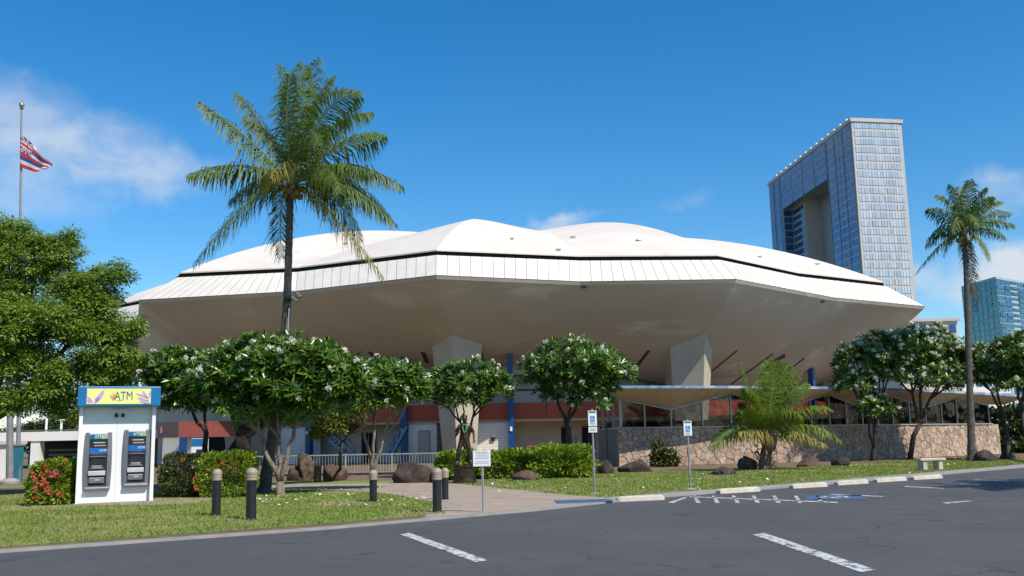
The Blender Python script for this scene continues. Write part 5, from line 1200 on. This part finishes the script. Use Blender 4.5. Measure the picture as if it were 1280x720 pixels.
# ------------------------------------------------------------------ flagpole and flag
g = gp(21, 588, 0); g = at(22, 590, 46); fp = empty('flagpole', (g.x, g.y, 0), 'tall grey flagpole rising behind the left tree', 'flagpole')
tpp = at(27, 135, 46); MB().tube([(g.x+.05, 46, 0), tpp], [.11, .05], 10).build('pole', m_grey, fp)
MB().lathe(tpp, [(.02, -.05), (.12, -.03), (.05, .03), (.05, .08)], 12).build('truck', m_gold, fp)
bm = bmesh.new(); bmesh.ops.create_icosphere(bm, subdivisions=2, radius=.13); me = bpy.data.meshes.new('ball'); bm.to_mesh(me); bm.free(); me.materials.append(m_gold); me.shade_smooth(); o = link('ball', me, fp); o.location = tpp+Vector((0, 0, .15))-ORG[fp.name]
NU, NV = 96, 48; vs, fs, ms = [], [], []
c0 = at(26, 170, 45.9)
for j in range(NV+1):
    for i in range(NU+1):
        u, v = i/NU, j/NV
        tx, ty = 26+41*u**.95-1.2*math.sin(u*7)*(v-.5), 168+39*u**1.05; bx_, by_ = 25+34*u, 209+5*math.sin(u*2.6)
        x = tx+(bx_-tx)*v; y = ty+(by_-ty)*v+1.1*math.sin(u*11+v*2)*u
        p = at(x, y, 45.9); p.y += .12*math.sin(u*8+v*4)*u**.5+.04*math.sin(u*17-v*3)*u; vs.append(p)
def flagcol(u, v):
    s8 = int(min(7, v*8)); col = (0, 1, 2, 0, 1, 2, 0, 1)[s8]   # white red blue white red blue white red
    if u < .36 and v < .5:
        a, b_ = u/.36, v/.5
        cu_, cv = abs(a-.5)*2, abs(b_-.5)*2; dg = abs(a-b_)/1.414; dg2 = abs(a+b_-1)/1.414
        if abs(a-.5) < .05 or abs(b_-.5) < .09: return 1
        if abs(a-.5) < .085 or abs(b_-.5) < .15: return 0
        if min(dg, dg2) < .035: return 1
        if min(dg, dg2) < .09: return 0
        return 2
    return col
for j in range(NV):
    for i in range(NU): fs.append((j*(NU+1)+i, j*(NU+1)+i+1, (j+1)*(NU+1)+i+1, (j+1)*(NU+1)+i)); ms.append(flagcol((i+.5)/NU, (j+.5)/NV))
b = MB(); b.v = [tuple(v) for v in vs]; b.f = fs; b.m = ms
tag(b.build('flag', [m_flagw, m_flagr, m_flagb], loc=tuple(c0), smooth=True, fix=False), 'red white and blue striped flag with small union canton, hanging limp', 'flag')

# ------------------------------------------------------------------ far left: lamp post, booth, car park deck, distant trees
g = gp(12, 605); lpst = empty('lamp_post', (g.x, g.y, 0), 'grey lamp post at the far left below the leafy tree', 'lamp post')
MB().tube([(g.x, g.y, 0), at(13, 455, g.y)], [.17, .12], 12).build('pole', m_grey, lpst); MB().lathe((g.x, g.y, 0), [(.42, 0), (.42, .12), (.24, .25)], 14).build('base', m_curb, lpst)
g = at(20, 590, 46); cb2 = empty('utility_cabinet', (g.x, g.y, 0), 'teal utility cabinet beside the far left lamp post', 'cabinet')
MB().box((g.x, g.y, .85), (.38, .5, 1.7)).build('cabinet_body', m_cab, cb2); MB().box((g.x, g.y, 1.73), (.46, .58, .06)).build('lid', m_bolt, cb2)
g = at(2, 590, 50); bt = empty('booth', (g.x-.6, g.y, 0), 'cream attendant booth at the left edge of picture', 'booth')
MB().box((g.x-.6, g.y, .9), (2.2, 2, 1.8)).build('wall', m_white, bt); MB().box((g.x-.6, g.y, 1.87), (2.5, 2.3, .16)).build('roof', m_booth, bt)
dk = empty('parking_deck', (-35, 75, 0), 'low white concrete parking deck behind the kiosk at left', 'parking deck')
x0, x1 = at(-60, 560, 75).x, at(196, 560, 75).x
MB().box(((x0+x1)/2, 81, 2.45), (x1-x0, 12, .7)).build('deck_beam', m_white, dk); MB().box(((x0+x1)/2, 87, 1.1), (x1-x0, .3, 2.0)).build('back_wall', m_tdark, dk)
MB().box(((x0+x1)/2, 75.2, 2.9), (x1-x0, .1, .12)).build('edge_rail', m_tdark, dk)
for px in (-25, 47, 118): p = at(px, 560, 75.5); MB().box((p.x, p.y, 1.05), (.7, .8, 2.1)).build('deck_column', m_white, dk)
for (px0, px1, z, m_) in ((62, 100, 1.35, m_alight), (62, 100, .95, m_alight), (20, 38, 1.3, m_alight), (62, 100, .5, m_beige)):
    a_, b_ = at(px0, 560, 84), at(px1, 560, 84); MB().box(((a_.x+b_.x)/2, 84, z), (b_.x-a_.x, .2, .16)).build('guard_beam', m_, dk)
for (px, py, hh, lab) in ((59, 512, 0, 'thin white light pole on the parking deck, the taller one'), (77, 525, 0, 'thin white light pole on the parking deck, the shorter one')):
    p = at(px, py, 82); MB_ = MB().tube([(p.x, 82, 2.8), (p.x, 82, p.z)], .09, 8); t = empty('deck_light_pole', (p.x, 82, 2.8), lab, 'light pole', 'light poles on the parking deck'); MB_.build('pole', m_sign, t); MB().box((p.x, 82, p.z), (.5, .2, .1)).build('lamp_head', m_sign, t)
def far_tree(px, py, rx, ry, Y, label, n=900):
    base = at(px, 556, Y); base.z = 0
    leafy('distant_tree', label, Y, base, [(px, 556), (px, py+ry*.7), (px, py)], [], [(px, py, rx, ry, 0), (px-rx*.5, py+ry*.3, rx*.6, ry*.7, 0), (px+rx*.5, py+ry*.25, rx*.6, ry*.7, 0)], n, m_dleaf if 'dark' in label else m_tree, .55*Y/150, per=12, sprig=1.2*Y/150, r0=.4, group='distant trees behind the parking deck')
far_tree(48, 545, 30, 16, 150, 'distant dark rounded tree behind the parking deck, left one')
far_tree(85, 538, 34, 22, 155, 'distant dark spreading tree behind the parking deck, right one')
far_tree(120, 540, 30, 20, 158, 'distant dark tree partly hidden by the kiosk')
far_tree(5, 552, 22, 12, 150, 'distant dark low tree at the left picture edge')

# unseen tree belt, added behind the viewpoint to keep bright sky out of reflections
def belt():
    P = []
    for i in range(34):
        x = -150+i*9+random.uniform(-3, 3); y = -62+random.uniform(-8, 8); h = random.uniform(9, 15); d = rdir(170); P.append(d*RNG.uniform(.6, 1, (170, 1))*[6.5, 5, h*.48]+[x, y, h*.55])
    for i in range(20):
        x = 118+random.uniform(-6, 6); y = -62+i*7; h = random.uniform(8, 12); d = rdir(170); P.append(d*RNG.uniform(.6, 1, (170, 1))*[5, 6, h*.48]+[x, y, h*.55])
    P = np.concatenate(P); V, F = scatter(LFT_V, LFT_F, P, frames(rdir(len(P)), rdir(len(P))), RNG.uniform(1.2, 2.2, len(P)))
    tag(npmesh('unseen_tree_belt', V, F, m_dleaf), 'belt of dark trees added out of view to block sky reflections', 'trees')
belt()
# ------------------------------------------------------------------ far right: towers and mid-rise
def tower():
    Nn_, Lf, Rt = Vector((148.3, 400, 0)), Vector((140.5, 507, 0)), Vector((171.5, 404, 0)); H = 133.7
    v_ = (Lf-Nn_).normalized(); u_ = (Rt-Nn_).normalized(); LV, LU = (Lf-Nn_).length, (Rt-Nn_).length
    t = empty('tower_block', Nn_, 'tall slab tower with pale end wall and blue glass side with notch', 'tower')
    def Q(u, v, z): return Nn_+u_*u+v_*v+Vector((0, 0, z))
    def v_for(px, z, u=0):
        lo, hi = 0, LV
        for _ in range(40):
            m_ = (lo+hi)/2
            if proj(Q(u, m_, z))[0] > px: lo = m_
            else: hi = m_
        return lo
    vn = v_for(1038, 100); vf = v_for(982, 95); ztop = 118.0
    vb2 = v_for(1009, 90, 5.0)
    ub = 13.5
    while ub > 6 and proj(Q(ub, vb2, 90))[0] > 1037: ub -= .2
    def boxq(u0, u1, v0, v1, z0, z1, name, m):
        b = MB(); b.prism([Q(u0, v0, z0), Q(u1, v0, z0), Q(u1, v1, z0), Q(u0, v1, z0)], (0, 0, z1-z0)); return b.build(name, m, t)
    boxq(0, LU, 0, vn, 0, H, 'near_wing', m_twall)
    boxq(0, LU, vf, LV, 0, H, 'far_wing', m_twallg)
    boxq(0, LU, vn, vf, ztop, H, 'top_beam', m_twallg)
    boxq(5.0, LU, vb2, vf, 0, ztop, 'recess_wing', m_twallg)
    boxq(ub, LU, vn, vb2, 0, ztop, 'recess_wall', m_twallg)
    boxq(5.0, ub, vb2-.3, vb2-.02, 0, ztop, 'pale_jamb', m_twall)
    boxq(-.6, LU+.6, -.6, LV+.6, H, H+1.6, 'parapet', m_twall)
    nf = 37; fh = H/nf; cnt = 0
    unitm = {}
    extra = {0: MB(), 1: MB()}
    def win(P0, P1, z0, z1, nrm_, kind, solo):
        nonlocal cnt
        o_ = nrm_*.25; poly = [P0+Vector((0, 0, z0))-nrm_*.1, P1+Vector((0, 0, z0))-nrm_*.1, P1+Vector((0, 0, z1))-nrm_*.1, P0+Vector((0, 0, z1))-nrm_*.1]
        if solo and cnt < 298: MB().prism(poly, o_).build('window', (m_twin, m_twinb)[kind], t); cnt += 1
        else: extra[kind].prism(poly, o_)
    for f in range(nf-1, 8, -1):
        z0 = f*fh+.75; z1 = (f+1)*fh-.35
        # end wall: runs of pale glass between stone piers
        x = 1.1; pat = random.choice([(10.5, 1.2, 9.5), (4, 1.0, 11.5, 1.0, 3.6), (3, 1.0, 12, 1.0, 4), (21,), (21,), (13, 1.2, 7), (4, 1.2, 7, 1.2, 7)])
        if f == nf-1: pat = (21,)
        for k, l in enumerate(pat):
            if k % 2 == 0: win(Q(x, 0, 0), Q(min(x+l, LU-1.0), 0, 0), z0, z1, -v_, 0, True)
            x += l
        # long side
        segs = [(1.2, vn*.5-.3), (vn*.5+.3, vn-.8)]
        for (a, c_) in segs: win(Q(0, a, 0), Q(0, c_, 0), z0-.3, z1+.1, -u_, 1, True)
        win(Q(0, vf+1, 0), Q(0, (vf+LV)/2-.5, 0), z0-.3, z1+.1, -u_, 1, False); win(Q(0, (vf+LV)/2+.5, 0), Q(0, LV-1.5, 0), z0-.3, z1+.1, -u_, 1, False)
        if (f+1)*fh < ztop:
            win(Q(.4, vf, 0), Q(4.6, vf, 0), z0-.3, z1+.1, -v_, 1, False)
            win(Q(5.0, vb2+1, 0), Q(5.0, vf-1, 0), z0-.1, z1-.3, -u_, 1, False)
        else:
            k = 4
            for i in range(k): win(Q(0, vn+(vf-vn)*i/k+.4, 0), Q(0, vn+(vf-vn)*(i+1)/k-.4, 0), z0-.3, z1+.1, -u_, 1, False)
    for kd in (0, 1):
        if extra[kd].v: o = extra[kd].build('window_bands', (m_twin, m_twinb)[kd], t); o['kind'] = 'stuff'
    mu = MB(); xx = 2.2
    while xx < LU-1.2:
        for f in range(9, nf): mu.prism([Q(xx, -.17, f*fh+.75), Q(xx+.16, -.17, f*fh+.75), Q(xx+.16, -.17, (f+1)*fh-.35), Q(xx, -.17, (f+1)*fh-.35)], -v_*.06)
        xx += 1.35
    o = mu.build('mullions', m_twallg, t); o['kind'] = 'stuff'
    # vertical fins on the long side
    fins = MB()
    v = 1.0
    while v < LV:
        if v < vn or v > vf: fins.prism([Q(-.35, v, 30), Q(0, v, 30), Q(0, v+.25, 30), Q(-.35, v+.25, 30)], (0, 0, H-31))
        v += 9.0
    o = fins.build('fins', m_twallg, t); o['kind'] = 'stuff'
    for i in range(14):
        v = 6+i*(LV-10)/14; b = MB(); b.prism([Q(.5, v, H+1.6), Q(3.5, v, H+1.6), Q(3.5, v+3.6, H+1.6), Q(.5, v+3.6, H+1.6)], (0, 0, 1.7)); b.build('roof_canopy', m_sign, t)
tower()
def tower2():
    A_, B_, D_ = at(1202, 362, 640), at(1245, 350, 600), at(1318, 362, 650)
    H = A_.z+1; a, b_, d = [Vector((p.x, p.y, 0)) for p in (A_, B_, D_)]; e = a+(d-b_)
    t = empty('glass_tower', b_, 'teal glass tower at the right edge beyond the palm', 'tower')
    mb = MB(); mb.prism([a, b_, d, e], (0, 0, H)); mb.build('core', m_t2l, t)
    nf = 27; fh = H/nf; ex = MB(); cnt = 0
    for (p, q, kcol, m) in ((a, b_, 7, m_t2), (b_, d, 9, m_t2b)):
        dv_ = (q-p).normalized(); n_ = Vector((dv_.y, -dv_.x, 0)); L = (q-p).length
        for f in range(nf-1, 0, -1):
            for k in range(kcol):
                s0, s1 = L*k/kcol+.35, L*(k+1)/kcol-.35; z0, z1 = f*fh+.45, (f+1)*fh-.35
                if m is m_t2b and k in (2, 5): z0 += 1.2
                P = [p+dv_*s0+Vector((0, 0, z0)), p+dv_*s1+Vector((0, 0, z0)), p+dv_*s1+Vector((0, 0, z1)), p+dv_*s0+Vector((0, 0, z1))]
                dp = random.choice((.3, .5, .8) if m is m_t2b else (.3, .4)); mm = random.choice((m_t2, m_t2b, m)) if m is m_t2b else m
                if f > 10 and cnt < 295: MB().prism(P, n_*dp).build('window', mm, t); cnt += 1
                else: ex.prism(P, n_*.3)
    if ex.v: o = ex.build('lower_windows', m_t2, t); o['kind'] = 'stuff'
    mb = MB(); mb.prism([x+Vector((0, 0, H)) for x in (a, b_, d, e)], (0, 0, 1.2)); mb.build('parapet', m_t2l, t)
tower2()
def block(px0, px1, pytop, Y, label, m, nf, depth=18, wcol=6):
    a, b_ = at(px0, pytop, Y), at(px1, pytop, Y); H = (a.z+b_.z)/2; cx = (a.x+b_.x)/2; W_ = b_.x-a.x
    t = empty('office_block', (cx, Y, 0), label, 'building'); MB().box((cx, Y+depth/2, H/2), (W_, depth, H)).build('wall', m, t); MB().box((cx, Y+depth/2, H+.25), (W_+.8, depth+.8, .5)).build('roof', m_twall, t)
    fh = H/nf
    for f in range(nf):
        for k in range(wcol):
            x = a.x+W_*(k+.5)/wcol; MB().box((x, Y-.03, f*fh+fh*.55), (W_/wcol*.68, .1, fh*.5)).build('window', m_twinb, t)
block(1122, 1196, 402, 170, 'beige mid rise block glimpsed behind the right plumerias', m_bldg, 7, wcol=6)
block(1196, 1262, 470, 190, 'white low rise block behind the right plumerias', m_white, 4, wcol=6)
block(1262, 1400, 455, 200, 'pale block at the right edge behind plumerias', m_bldg, 4, wcol=8)
print('objects', len(bpy.data.objects))
